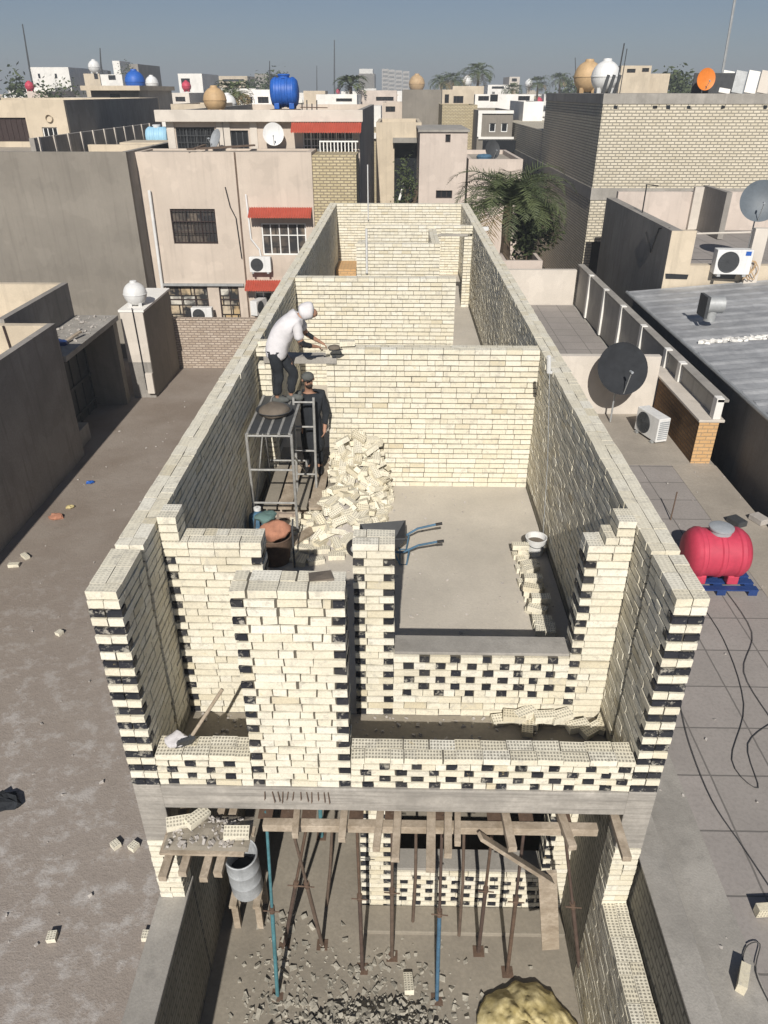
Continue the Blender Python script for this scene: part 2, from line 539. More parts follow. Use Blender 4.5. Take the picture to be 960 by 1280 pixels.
class BW:
    """bricks modelled one by one, each a slightly crooked block with its own tone, plus the mortar body"""

    def __init__(s):
        s.v, s.fc, s.uv, s.colr, s.mi = [], [], [], [], []
        s.extra = []

    def brick(s, x0, y0, z0, x1, y1, z1, black=False, hole=0., j=.003, M=None):
        if black and z1 - z0 > .05:
            z0, z1, j = z0 + .004, z1 - .007, max(j, .005)
        k = len(s.v)
        vs = [(x, y, z) for z in (z0, z1) for y in (y0, y1) for x in (x0, x1)]
        dx, dy = rnd.uniform(-j, j), rnd.uniform(-j, j)
        for x, y, z in vs:
            q = (x + dx + rnd.uniform(-j, j) * .7, y + dy + rnd.uniform(-j, j) * .7, z + rnd.uniform(-j, j) * .7)
            s.v.append(tuple(M @ Vector(q)) if M else q)
        t = min(1, max(0, rnd.gauss(.62, .16)))
        if rnd.random() < .03:
            t *= .3
        s.colr += [(t, rnd.random(), hole, 1)] * 8
        for f in ((0, 2, 3, 1), (0, 1, 5, 4), (2, 6, 7, 3), (0, 4, 6, 2), (1, 3, 7, 5), (4, 5, 7, 6)):
            s.fc.append(tuple(i + k for i in f))
            s.mi.append(1 if black else 0)
        lx, ly = x1 - x0, y1 - y0
        a, b = (8 * lx / .24, 3 * ly / .115) if lx > ly else (3 * lx / .115, 8 * ly / .24)
        a, b = max(1, round(a)), max(1, round(b))
        s.uv += [0] * 40 + [0, 0, a, 0, a, b, 0, b]

    def core(s, x0, y0, z0, x1, y1, z1):
        s.extra.append((x0, y0, z0, x1, y1, z1))

    def wall(s, x0, x1, y0, y1, z0, z1, axis, blacks=None, hole=0., course=.09, off=0, j=.0028, half=.22, mg=.006, inset=.02, bed=.0165):
        a0, a1 = (x0, x1) if axis == 'x' else (y0, y1)
        t0, t1 = (y0, y1) if axis == 'x' else (x0, x1)
        L = a1 - a0
        n = max(1, round((z1 - z0) / course))
        ch = (z1 - z0) / n
        w = max(1, round((t1 - t0) / .125))
        wt = (t1 - t0) / w
        for i in range(n):
            zz = z0 + i * ch
            bl = list(blacks(i, n, L)) if blacks else []
            for k in range(w):
                spans = []
                c = 0.
                for (p, q) in sorted(bl):
                    if p > c + .02:
                        spans.append((c, p))
                    c = max(c, q)
                if c < L - .02:
                    spans.append((c, L))
                items = [(p, q, True) for p, q in bl]
                for (p, q) in spans:
                    pos = p
                    first = True
                    while pos < q - .01:
                        ln = .24 if rnd.random() > half else .118
                        if first and (i + off) % 2:
                            ln = .118
                        first = False
                        ln += mg + rnd.uniform(-.006, .006)
                        e = pos + ln
                        if q - e < .07:
                            e = q
                        items.append((pos, e, False))
                        pos = e
                for (p, q, isb) in items:
                    aa = a0 + p + (mg / 2 if p > .001 else 0)
                    bb = a0 + q - (mg / 2 if q < L - .001 else 0)
                    ta = t0 + k * wt + (mg / 2 if k else 0)
                    tb = t0 + (k + 1) * wt - (mg / 2 if k < w - 1 else 0)
                    hh = hole if i == n - 1 else 0
                    za, zb = zz + rnd.uniform(.0, .003), zz + ch - bed
                    if axis == 'x':
                        s.brick(aa, ta, za, bb, tb, zb, isb, hh, j)
                    else:
                        s.brick(ta, aa, za, tb, bb, zb, isb, hh, j)
        s.core(x0 + inset, y0 + inset, z0 - .002, x1 - inset, y1 - inset, z1 - .02)

    def build(s, name, parent=None, loc=None, mats=None):
        me = bpy.data.meshes.new(name)
        o = bpy.data.objects.new(name, me)
        col.objects.link(o)
        off = WLOC.get(parent.name, Vector((0, 0, 0))) if parent else Vector(loc or (0, 0, 0))
        WLOC[o.name] = off
        v = list(s.v)
        f = list(s.fc)
        mi = list(s.mi)
        uv = list(s.uv)
        cc = list(s.colr)
        for (x0, y0, z0, x1, y1, z1) in s.extra:
            k = len(v)
            v += [(x, y, z) for z in (z0, z1) for y in (y0, y1) for x in (x0, x1)]
            for q in ((0, 2, 3, 1), (0, 1, 5, 4), (2, 6, 7, 3), (0, 4, 6, 2), (1, 3, 7, 5), (4, 5, 7, 6)):
                f.append(tuple(i + k for i in q))
                mi.append(2)
            uv += [0] * 48
            cc += [(.5, .5, 0, 1)] * 8
        me.from_pydata([(a - off.x, b - off.y, c - off.z) for a, b, c in v], [], f)
        for m in (mats or (CREAM, BLACKB, MORTAR)):
            me.materials.append(m)
        me.polygons.foreach_set('material_index', mi)
        at = me.color_attributes.new('brick_tone', 'FLOAT_COLOR', 'POINT')
        at.data.foreach_set('color', np.array(cc, np.float32).ravel())
        u = me.uv_layers.new(name='UVMap')
        u.data.foreach_set('uv', np.array(uv, np.float32))
        if parent:
            o.parent = parent
        elif loc:
            o.location = loc
        return o
# ------------------------------------------------------------------ ground
g = MB()
g.add([(-4000, -600, 0), (4000, -600, 0), (4000, 9000, 0), (-4000, 9000, 0)], [(0, 1, 2, 3)])
struct(g.build('ground', EARTH))
g = MB()
g.box(-2.24, .6, -.1, 2.24, 28.2, .012)
struct(g.build('yard_floor', DUSTF))

# ------------------------------------------------------------------ the unfinished house
T, F = 6.03, 3.57           # wall top, upper floor
HO = thing('unfinished_house', 'unfinished two storey house of cream brick with black checker bricks and no roof', 'house', (0, 4.72, 0))
E = .105


def ends(le=True, re=True, par=1, top=True):
    def f(i, n, L):
        if i % 2 != par or (top and i == n - 1):
            return []
        return ([(0, E)] if le else []) + ([(L - E, L)] if re else [])
    return f


def checker(rows, per=.33, top_skip=0, rng=None, edges=None, par=0):
    """black headers, every other course shifted by half a period, in the upper rows of the panel"""
    def f(i, n, L):
        out = []
        k = n - 1 - top_skip - i
        if 0 <= k < rows:
            a, b = rng or (0, L)
            x = a + (.10 if k % 2 else .10 + per / 2)
            while x + E < b - .02:
                g_ = rnd.uniform(-.012, .012)
                out.append((x + g_, x + g_ + E + rnd.uniform(-.02, .008)))
                x += per
        if edges and i % 2 == par and i < n - 1:
            for (p, q) in edges(L):
                if not any(p < d and q > c for c, d in out):
                    out.append((p, q))
        return out
    return f

# long side walls of the upper storey, front ends banded black and white
for sx in (-1, 1):
    x0, x1 = (-2.5, -2.24) if sx < 0 else (2.24, 2.5)
    b = BW()
    # the wing in front of the facade is joined to the long wall by an open vertical joint
    b.wall(x0, x1, 4.72, 5.36, 3.74, T, 'y', ends(True, False, 0), hole=.2, j=.0045, off=1)
    b.wall(x0, x1, 5.42, 28.5, 3.74, T, 'y', hole=.12, j=.0045, off=1)
    b.core(x0 + .08, 5.3, 3.74, x1 - .08, 5.5, T - .09)
    b.build('side_wall', HO)
    m = MB()
    m.box(x0, 4.985, 0, x1, 28.5, 3.737)
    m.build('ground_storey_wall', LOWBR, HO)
    m = MB()
    m.box(x0 - .004, 4.716, 2.91, x1 + .004, 4.982, 3.737)
    m.build('concrete_column_head', BEAMC, HO, bevel=.008)
    b = BW()
    b.wall(x0, x1, 4.72, 4.98, 1.95, 2.905, 'x', j=.004)
    b.build('front_pillar', HO)

# boundary walls of the front yard
m = MB()
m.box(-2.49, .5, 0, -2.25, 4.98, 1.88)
m.build('yard_wall', LOWBR, HO)
m = MB()
m.box(-2.53, .5, 1.88, -2.215, 4.98, 1.945)
m.build('yard_wall_coping', CONC, HO, bevel=.01)
b = BW()
b.wall(2.24, 2.5, .9, 4.98, 0, 2.0, 'y', hole=.6, j=.003)
b.build('yard_wall', HO, mats=(CREAM, BLACKB, MORTAR))

# floor slab and front beam
m = MB()
m.box(-2.238, 4.99, 3.37, 2.238, 28.4, F - .006)
m.build('floor_slab', CONC, HO)
m = MB()
m.box(-2.237, 5.85, F - .004, 2.237, 28.2, F + .004)
m.build('floor_screed', SCREED, HO)
m = MB()
m.box(-2.235, 4.985, F - .003, 2.235, 5.83, F + .006)
m.build('balcony_floor', DUSTF, HO)
m = MB()
m.box(-2.234, 4.70, 3.43, 2.234, 4.984, 3.738)
m.build('front_beam', BEAMC, HO, bevel=.012)
for k in range(12):
    m = MB()
    x = -1.22 + k * .055 + rnd.uniform(-.01, .01)
    m.tube([(x, 4.69, 3.70), (x + rnd.uniform(-.02, .02), 4.67, 3.56 + rnd.uniform(0, .05))], .005, 5)
    m.build('rebar_end', RUSTMET, HO)

# facade of the upper storey
YF, YB = 5.84, 6.10
b = BW()
b.wall(-2.235, -1.285, YF, YB, F, 5.80, 'x', ends(True, True, 0), hole=.3, j=.004)
b.wall(-2.235, -2.06, YF + .005, YB - .005, 5.80, 6.07, 'x', hole=.3)
b.build('facade_wall', HO)
b = BW()
b.wall(-.41, -.01, YF, YB, F, 5.80, 'x', ends(True, True, 0), hole=.3, j=.004)
b.build('window_pier', HO)
b = BW()
b.wall(-.01, 1.82, YF, YB, F, 4.415, 'x', checker(6, .335, 0), j=.004)
b.build('window_breast_wall', HO)
m = MB()
m.box(-.004, YF + .015, 4.415, 1.815, YB + .03, 4.45)
m.build('window_sill', CONC, HO, bevel=.006)
b = BW()
b.wall(1.82, 2.235, YF, YB, F, 5.80, 'x', ends(True, False, 0), hole=.3, j=.004)
b.wall(1.98, 2.235, YF + .005, YB - .005, 5.80, 5.89, 'x', hole=.3)
b.wall(2.07, 2.235, YF + .005, YB - .005, 5.89, 6.07, 'x', hole=.3)
b.build('window_pier', HO)

# tower pier and balcony parapets standing on the beam
b = BW()
b.wall(-1.33, -.41, 4.725, 5.02, 3.742, 6.05, 'x', ends(True, True, 0, False), hole=.2, j=.006, half=.4, mg=.013, bed=.015)
b.build('tower_pier', HO)
m = MB()
m.cbox((-.62, 4.93, 6.045), (.2, .13, .02), (0, 0, .2), j=.012)
m.build('mortar_smear', MUD, HO)
b = BW()
b.wall(-.40, 2.235, 4.725, 4.965, 3.742, 4.155, 'x', checker(4, .32, 1), hole=.6, j=.005)
b.build('balcony_parapet', HO)
b = BW()
b.wall(-2.235, -1.34, 4.725, 4.965, 3.742, 4.155, 'x', checker(4, .36, 1), hole=.6, j=.005)
b.build('balcony_parapet', HO)

# cross walls of the upper storey
b = BW()
b.wall(-1.13, 2.237, 11.2, 11.45, F + .004, T - .02, 'x', hole=.2, j=.003)
b.wall(-2.237, -2.02, 11.2, 11.45, F + .004, 5.76, 'x', hole=.2)
b.wall(-2.237, -1.98, 11.21, 11.45, 5.87, T - .02, 'x', hole=.2)
b.build('dividing_wall', HO)
m = MB()
m.box(-2.12, 11.17, 5.765, -.96, 11.44, 5.868)
m.build('door_lintel', CONC, HO, bevel=.006)
b = BW()
b.wall(-2.237, 1.25, 16.2, 16.45, F + .004, T - .01, 'x', hole=.2)
b.build('dividing_wall', HO)
b = BW()
b.wall(-1.14, 1.12, 20.6, 20.85, F + .004, T - .06, 'x', hole=.2)
b.wall(.90, 1.12, 20.85, 23.4, F + .004, T - .08, 'y', hole=.2)
b.wall(-1.14, -.92, 20.85, 21.8, F + .004, T - .15, 'y', hole=.2)
b.build('stair_wall', HO)
b = BW()
b.wall(-1.0, 1.28, 23.42, 23.66, F + .004, T - .02, 'x', hole=.2)
b.wall(2.0, 2.237, 23.42, 23.66, F + .004, 5.70, 'x', hole=.2)
b.wall(1.28, 2.237, 23.42, 23.66, 5.78, T - .02, 'x', hole=.2)
b.build('dividing_wall', HO)
m = MB()
m.box(1.2, 23.40, 5.70, 2.1, 23.65, 5.775)
m.build('door_lintel', CONC, HO)
b = BW()
b.wall(-2.237, 2.237, 28.2, 28.46, F + .004, T, 'x', hole=.2)
b.build('back_wall', HO)
m = MB()
m.box(-2.2, 26.6, F + .005, -1.5, 28.1, F + .5)
m.build('brick_kerb', REDPL if False else ORBRICK2, HO)

# ground storey front
b = BW()
b.wall(-.41, -.01, YF, YB, 0, 3.36, 'x', ends(True, True, 0), j=.004)
b.build('window_pier', HO)
b = BW()
b.wall(-.41, -.17, YB + .005, 7.2, 0, 3.36, 'y', ends(True, False, 0), j=.004)
b.build('garage_wall', HO)
b = BW()
b.wall(-.005, 1.90, YF, YB, 0, .80, 'x', checker(7, .335, 1), j=.004)
b.build('window_breast_wall', HO)
m = MB()
m.box(-.002, YF + .012, .80, 1.90, YB + .04, .845)
m.build('window_sill', CONC, HO, bevel=.006)
b = BW()
b.wall(1.905, 2.235, YF, YB, 0, 3.36, 'x', ends(True, False, 0), j=.004)
b.build('window_pier', HO)
m = MB()
m.box(-.005, YF + .01, 2.5, 1.90, YB, 3.36)
m.build('window_lintel', CONC, HO)
m = MB()
m.box(-2.236, 11.2, .01, 2.236, 11.4, 3.365)
m.box(-.40, 7.25, .01, -.18, 11.18, 3.365)
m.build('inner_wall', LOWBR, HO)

# fittings that hang on the house
m = MB()
m.tube([(2.25, 10.2, 5.98), (2.18, 10.16, 6.0), (2.15, 10.12, 6.25)], .03, 8)
m.build('drain_pipe_stub', WHITEPL, HO, smooth=True)
m = MB()
m.tube([(2.19, 10.14, 6.0), (2.22, 9.7, 4.8), (2.225, 9.4, 3.6)], .004, 5)
m.build('cable', GREYPL, HO)
o = MB()
px = P(459, 300, y=21.0)
o.tube([(px.x, 20.55, 5.2), (px.x, 20.55, 6.35)], .03, 8)
o.build('vent_pipe', WHITEPL, HO, smooth=True)
o = MB()
q = P(460, 250, y=28.1)
o.tube([(q.x, 28.1, 5.5), (q.x, 28.1, 7.3)], .018, 8)
o.build('vent_pipe', WHITEPL, HO, smooth=True)
o = MB()
o.box(2.5, 25.4, 5.55, 2.95, 25.55, 5.66)
o.build('outlet_stub', WHITEPL, HO, bevel=.01)

# ------------------------------------------------------------------ loose bricks
def brick_mesh(black=False, half=False):
    b = BW()
    L = .12 if half else .24
    b.brick(-L / 2, -.057, 0, L / 2, .057, .075, black, .5, .005)
    o = b.build('loose_brick', None, None, (CREAM, BLACKB, MORTAR))
    return o
BR = [brick_mesh() for _ in range(5)] + [brick_mesh(False, True) for _ in range(2)]
USED = [False] * len(BR)


def put_brick(loc, rot=(0, 0, 0), label='', group='', k=None):
    k = rnd.randrange(len(BR)) if k is None else k
    src = BR[k]
    if USED[k]:
        o = src.copy()
        col.objects.link(o)
    else:
        o = src
        USED[k] = True
    o.location = loc
    o.rotation_euler = rot
    tag(o, label, 'brick', group)
    return o

# stack against the dividing wall and the heap spilling from it
HL, HG = 'loose cream perforated brick in the heap against the dividing wall of the big room', 'bricks heaped in the big room'


def heap_h(x, y):
    d = ((x + .85) / .66) ** 2 + ((y - 10.05) / 1.0) ** 2
    cone = max(0, .55 * (1 - d ** .5))
    bank = 1.12 * max(0, min(1, (x + 1.10) / .16, (-.16 - x) / .16)) * max(0, min(1, 1 - (10.95 - y) / .62)) ** .8
    bank *= .86 + .22 * mnoise.noise((x * 7, y * 5, 3))
    return max(cone, bank)
under = BW()
n = 0
spots = []
tries = 0
while n < 420 and tries < 60000:
    tries += 1
    x, y = (rnd.uniform(-1.12, -.14), rnd.uniform(10.35, 11.08)) if rnd.random() < .62 else (rnd.gauss(-.9, .38), rnd.gauss(9.95, .55))
    if not (-1.6 < x < -.1 and 8.75 < y < 11.1):
        continue
    h = heap_h(x, y)
    buried = n < 230
    if not buried:
        zt_ = F + h
        if any((x - a) ** 2 + (y - b) ** 2 + (zt_ - c) ** 2 < .0115 for a, b, c in spots):
            continue
        if len(spots) > 195:
            break
        spots.append((x, y, zt_))
    z = F + .006 + (rnd.uniform(.2, .93) if buried else .97) * h
    tilt = .42 if h > .04 else .05
    rot = (rnd.gauss(0, tilt), rnd.gauss(0, tilt), rnd.uniform(0, 3.1) if h < .5 else rnd.choice((0., 1.57)) + rnd.gauss(0, .35))
    if buried:
        L = .24 if rnd.random() < .75 else .12
        under.brick(-L / 2, -.057, 0, L / 2, .057, .075, False, .5, .005, Matrix.Translation((x, y, z - .02)) @ Euler(rot).to_matrix().to_4x4())
    else:
        put_brick((x, y, z + (.01 if h > .04 else 0)), rot, HL, HG)
    n += 1
o = under.build('brick_heap', None, None)
o['kind'] = 'stuff'
o['label'] = 'mass of tumbled bricks buried in the heap by the dividing wall'
m = MB()
vs, fs = [], []
for a in range(25):
    for c in range(25):
        x, y = -1.7 + a * .07, 8.8 + c * .095
        vs.append((x, y, F - .02 + heap_h(x, y) * .86 + .03 * mnoise.noise((x * 6, y * 6, 0)) * (heap_h(x, y) > .02)))
for a in range(24):
    for c in range(24):
        k = a * 25 + c
        fs.append((k, k + 25, k + 26, k + 1))
m.add(vs, fs)
o = m.build('brick_rubble', CEMENT)
o['kind'] = 'stuff'
o['label'] = 'broken brick crumbs under the heap in the big room'

# ragged row of bricks along the pier's shadow by the right wall
for i in range(17):
    y = 7.15 + i * .115
    for lv in range(rnd.choice((1, 2, 2, 3))):
        put_brick((1.86 + rnd.gauss(0, .035), y, F + .006 + lv * .08), (0, 0, rnd.gauss(0, .25)), 'cream brick in the ragged low row beside the right wall of the big room', 'bricks in the ragged low row')
for i, (x, y) in enumerate(((2.02, 9.1), (2.14, 9.2), (2.03, 9.16))):
    put_brick((x, y, F + .01 + (i == 2) * .085), (0, 0, .2 * i), 'cream brick in the small pile behind the bucket at the right wall', 'bricks behind the bucket')
# bricks left on the balcony floor
for px_, py_, lv, rz in ((628, 897, 0, .2), (648, 893, 0, -.3), (655, 897, 1, .5), (668, 900, 0, 1.2), (680, 903, 1, .1), (694, 899, 0, -.1), (722, 908, 0, .3), (738, 912, 0, .6), (660, 908, 0, 1.4), (642, 902, 1, -.1), (700, 902, 1, .4), (752, 905, 0, 1.1)):
    q = P(px_, py_, z=F + .05)
    put_brick((q.x, min(q.y, 5.75), F + .01 + lv * .082), (rnd.gauss(0, .1), 0, rz), 'cream brick lying in the scattered pile on the balcony floor', 'bricks on the balcony floor', rnd.randrange(5))
# bricks on the street side
for (px_, py_, lab) in ((18, 708, 'cream brick lying in the alley, nearer of the pair by the left wall'), (32, 697, 'cream brick lying in the alley, farther of the pair by the left wall'),
                        (66, 1173, 'single pale brick standing out on the dirt at the lower left'), (145, 1058, 'small pale brick on the dirt beside the left yard wall'),
                        (168, 1060, 'brown tinted brick end on the dirt close to the left yard wall'), (75, 793, 'lone brick on the pale dust of the alley'), (185, 1172, 'brick fragment on the dirt near the end of the front pillar')):
    q = P(px_, py_, z=0)
    put_brick((q.x, q.y, .005), (0, 0, rnd.uniform(0, 3)), lab, 'bricks lying in the alley', 5 if 'pair' not in lab else 1)
# two bricks on the neighbour's terrace
for (px_, py_, lab) in ((921, 1225, 'perforated brick on edge on the tiled terrace, beside the loop of cable'), (955, 1138, 'pale brick at the right edge of the tiled terrace')):
    q = P(px_, py_, z=2.5)
    put_brick((q.x, q.y, 2.57), (R(90), 0, R(60) if px_ < 940 else R(5)), lab, 'bricks on the terrace', 0)

# ------------------------------------------------------------------ small pebbles, litter and rubble
def crumbs(name, spots, material, label):
    m = MB()
    for (x, y, z, r) in spots:
        m.cbox((x, y, z + r * .4), (r * rnd.uniform(.8, 2), r * rnd.uniform(.7, 1.3), r * rnd.uniform(.4, .8)), (rnd.gauss(0, .3), rnd.gauss(0, .3), rnd.uniform(0, 3)), 0, r * .18)
    o = m.build(name, material)
    o['kind'] = 'stuff'
    o['label'] = label
    return o
sp = []
for _ in range(420):
    x, y = rnd.uniform(-9, -2.7), rnd.uniform(1.5, 27)
    if y > 14 and rnd.random() < .6:
        continue
    sp.append((x, y, 0, rnd.choice((.010, .012, .015, .02, .035))))
crumbs('pebbles', sp, CEMENT, 'pale pebbles and brick crumbs scattered over the alley')
sp = []
for _ in range(4200):
    a = rnd.gauss(-.35, .7)
    y = rnd.gauss(4.0, .55)
    if not -2.0 < a < 2.1 or y < 2.5 or y > 5.6:
        continue
    h = max(0, .2 * (1 - ((a + .2) / 1.1) ** 2 - ((y - 4.0) / .75) ** 2))
    sp.append((a, y, h * rnd.uniform(.8, 1), rnd.choice((.008, .012, .015, .02, .02, .03, .045))))
crumbs('rubble', sp, RUBBLE, 'grey broken brick rubble piled on the front yard floor')
m = MB()
vs, fs = [], []
for a in range(31):
    for c in range(31):
        x, y = -1.6 + a * .1, 3.0 + c * .08
        h = max(0, .2 * (1 - ((x + .2) / 1.1) ** 2 - ((y - 4.0) / .75) ** 2))
        vs.append((x, y, -.01 + h + (.05 * mnoise.noise((x * 5, y * 5, 1)) if h > .01 else 0)))
for a in range(30):
    for c in range(30):
        k = a * 31 + c
        fs.append((k, k + 31, k + 32, k + 1))
m.add(vs, fs)
o = m.build('rubble_mound', RUBBLE)
o['kind'] = 'stuff'
o['label'] = 'low grey mound under the broken bricks of the front yard'
sp = []
for _ in range(160):
    a = abs(rnd.gauss(0, .25))
    sp.append((-2.15 + a + .55 + rnd.uniform(-.2, .2), rnd.uniform(3.3, 5.8), .01, rnd.choice((.02, .03, .05))))
crumbs('brick_crumbs', sp, RUBBLE, 'brick crumbs along the shaded side of the front yard')
m = MB()
m.box(-.42, 5.48, 0, 2.235, 5.835, .075)
m.build('plinth_step', DUSTF, HO, bevel=.01)
sp = [(rnd.uniform(-2.1, 2.1), rnd.uniform(5.05, 5.8), F + .005, rnd.choice((.01, .015, .025))) for _ in range(300)]
crumbs('mortar_crumbs', sp, CEMENT, 'mortar crumbs on the balcony floor')
sp = [(min(2.1, max(-2.1, rnd.gauss(-.4, 1.1))), rnd.uniform(6.4, 11.0), F + .005, rnd.choice((.008, .012, .02))) for _ in range(420)]
crumbs('mortar_droppings', sp, CEMENT, 'small mortar droppings on the screed of the big room')
for i in range(5):
    x, y = rnd.uniform(-1.6, 1.2), rnd.uniform(3.6, 5.2)
    put_brick((x, y, .01 + max(0, .2 * (1 - ((x + .2) / 1.1) ** 2 - ((y - 4.0) / .75) ** 2))), (rnd.gauss(0, .3), rnd.gauss(0, .3), rnd.uniform(0, 3)), 'dusty brick lying about the rubble of the front yard', 'bricks in the front yard rubble')
for (px_, py_, m_, lab, s) in ((70, 648, ORANGECL, 'crumpled orange and brown rag in the alley dirt', .16), (88, 635, YELCL, 'yellow wrapper in the alley dirt', .10), (113, 604, BLUEPL, 'small blue wrapper in the alley dirt', .10), (6, 1006, DARKCL, 'black plastic bag on the dirt at the left edge', .22)):
    q = P(px_, py_, z=0)
    m = MB()
    m.ball((q.x, q.y, s * .3), s, 10, 6, (1.2, .8, .45))
    m.v = [v + Vector(mnoise.noise_vector(v * 14)) * s * .35 for v in m.v]
    tag(m.build('litter', m_, None, (q.x, q.y, 0)), lab, 'litter')
# ------------------------------------------------------------------ props, timber and things on the building site
def steel_prop(px_, pyt, pxb, pyb, mlow, mup, label, zt=3.33):
    f = P(pxb, pyb, z=0)
    t = P(px_, pyt, z=zt)
    t.y = min(max(t.y, 4.75), 5.2)
    t.x = P(px_, pyt, y=t.y).x
    r = thing('steel_prop', label, 'prop', f, 'steel props under the front beam')
    f = f + Vector((0, 0, .014))
    k = f.lerp(t, .52)
    m = MB()
    m.tube([f, k], .024, 9)
    m.build('outer_tube', mlow, r, smooth=True)
    m = MB()
    m.tube([k, t], .017, 9)
    m.build('inner_tube', mup, r, smooth=True)
    m = MB()
    m.tube([k - (t - f).normalized() * .05, k + (t - f).normalized() * .05], .032, 10)
    m.tube([k + Vector((-.09, -.03, .02)), k + Vector((.09, -.03, .0))], .008, 6)
    m.build('collar', RUSTMET, r, smooth=True)
    m = MB()
    m.cbox((f.x, f.y, .012), (.14, .14, .012))
    m.build('foot_plate', RUSTMET, r)
    m = MB()
    m.cbox((t.x, t.y, zt - .006), (.14, .14, .012))
    m.build('head_plate', RUSTMET, r)
    return r
steel_prop(335, 1036, 347, 1245, TEALMET, TEALMET, 'teal painted steel prop, leftmost in the front row, beside the grey drum')
steel_prop(362, 1034, 403, 1182, WOODD, WOODD, 'dark thin prop slanting right towards its foot, right of the leftmost teal prop')
steel_prop(388, 1034, 356, 1180, BROWNPROP, RUSTMET, 'brown prop slanting left towards its foot, crossing the dark slanting one')
steel_prop(446, 1032, 453, 1212, BROWNPROP, RUSTMET, 'reddish brown steel prop in front of the striped left pier of the lower window')
steel_prop(490, 1034, 490, 1196, WOODD, WOODD, 'dark thin prop in front of the lower window, just right of the striped pier')
steel_prop(552, 1036, 546, 1250, BLUEMET, BROWNPROP, 'steel prop with a blue lower tube in front of the middle of the lower window')
steel_prop(616, 1034, 598, 1190, BROWNPROP, RUSTMET, 'dark brown prop leaning right at the top, right of the blue tubed one')
steel_prop(655, 1034, 634, 1216, RUSTMET, BROWNPROP, 'rusty prop leaning right at the top, just left of the upright board')
steel_prop(702, 1032, 726, 1228, BROWNPROP, BROWNPROP, 'dark prop near the right wall, right of the upright board')
for (x, y, lab) in ((-1.05, 6.9, 'teal steel prop deep in the garage, left of the striped pier'), (-1.62, 7.6, 'brown steel prop deep in the garage beside the left wall'), (-.72, 7.9, 'dark steel prop at the back of the garage')):
    r = thing('steel_prop', lab, 'prop', (x, y, 0), 'steel props in the garage')
    mt = TEALMET if 'teal' in lab else BROWNPROP
    m = MB(); m.tube([(x, y, .02), (x + .02, y, 1.8)], .03, 8); m.build('outer_tube', mt, r, smooth=True)
    m = MB(); m.tube([(x + .02, y, 1.8), (x + .05, y, 3.35)], .022, 8); m.build('inner_tube', RUSTMET, r, smooth=True)
    m = MB(); m.cbox((x, y, .012), (.14, .14, .012)); m.build('foot_plate', RUSTMET, r)


def timber(p, q, w, h, label, group=None, m_=None, name='timber_plank', j=.003):
    m = MB()
    m.bar(p, q, w, h, j=j)
    o = m.build(name, m_ or WOOD, None, tuple(p), bevel=.004)
    return tag(o, label, 'plank', group)
timber((-1.27, 4.64, 3.285), (1.98, 4.64, 3.295), .085, .095, 'long round-edged timber laid level across the tops of the props below the beam', name='timber_beam')
JL = 'short timber joist end sticking out towards the front yard from under the beam'
for (pt, pb, w) in (((475, 1012), (470, 1062), .07), ((497, 1012), (494, 1075), .075), ((539, 1012), (538, 1088), .085), ((560, 1012), (560, 1070), .075), ((572, 1014), (572, 1055), .06), ((632, 1012), (641, 1062), .08), ((703, 1016), (716, 1060), .08), ((768, 1014), (784, 1074), .085), ((430, 1012), (427, 1050), .07), ((371, 1014), (369, 1045), .06)):
    a = P(pt[0], pt[1] + 8, z=3.38)
    b_ = P(pb[0], pb[1], z=3.38)
    a = b_ + (a - b_).normalized() * ((a - b_).length + .9)
    timber((a.x, a.y, 3.39), (b_.x, b_.y, 3.375), w, .07, JL, 'joist ends under the front beam')
a, b_ = P(600, 1045, y=4.5), P(690, 1102, y=4.75)
timber(a, b_, .09, .04, 'short diagonal brace nailed below the beam towards the upright board')
for (pt, pb, lab) in (((415, 1036), (408, 1128), 'thin timber pole standing just left of the striped pier under the beam'), ((520, 1036), (516, 1150), 'thin timber pole in front of the left half of the lower window'), ((580, 1036), (574, 1165), 'thin timber pole between the blue tubed prop and the leaning brown one')):
    f = P(pb[0], pb[1], z=.09)
    t = P(pt[0], pt[1], y=f.y - .25)
    m = MB(); m.tube([f + Vector((0, 0, -.07)), f.lerp(t, .5) + Vector((.015, 0, 0)), Vector((t.x, t.y, min(t.z, 3.36)))], [.022, .02, .017], 7)
    tag(m.build('timber_pole', WOODD, None, tuple(f)), lab, 'pole')
a = P(684, 1090, y=4.85)
timber((P(688, 1185, y=4.95).x, 4.95, P(688, 1185, y=4.95).z if P(688, 1185, y=4.95).z > .01 else .01), (a.x, 4.85, a.z), .20, .045, 'wide upright board standing in front of the lower right pier')
f = P(735, 1215, z=0)
timber((f.x, f.y, .01), (f.x - .12, f.y + .55, 1.35), .11, .04, 'short plank leaning on the right wall of the front yard')

# wooden stage under the left end of the beam
r = thing('board_stage', 'small stage of mortar covered boards below the left end of the front beam', 'stage', (-1.75, 4.4, 3.25))
for k in range(4):
    m = MB()
    m.bar((-2.2, 4.36 + k * .105, 3.27), (-1.36 + rnd.uniform(-.06, .02), 4.36 + k * .105, 3.27), .10, .03, j=.003)
    m.build('board', WOOD, r)
for k, x in enumerate((-2.12, -1.95, -1.74, -1.62)):
    m = MB()
    m.bar((x, 4.10 + (k % 2) * .05, 3.21), (x + .02, 5.2, 3.22), .075, .07, j=.003)
    m.build('bearer', WOOD, r)
m = MB()
vs, fs = [], []
for a_ in range(23):
    for c in range(10):
        x, y = -2.18 + a_ * .037, 4.34 + c * .043
        e = min(a_, 22 - a_, c * 1.5, (9 - c) * 1.5) / 3
        vs.append((x, y, 3.283 + min(1, e) * (.03 + .035 * mnoise.noise((x * 7, y * 7, 2)))))
for a_ in range(22):
    for c in range(9):
        k = a_ * 10 + c
        fs.append((k, k + 10, k + 11, k + 1))
m.add(vs, fs)
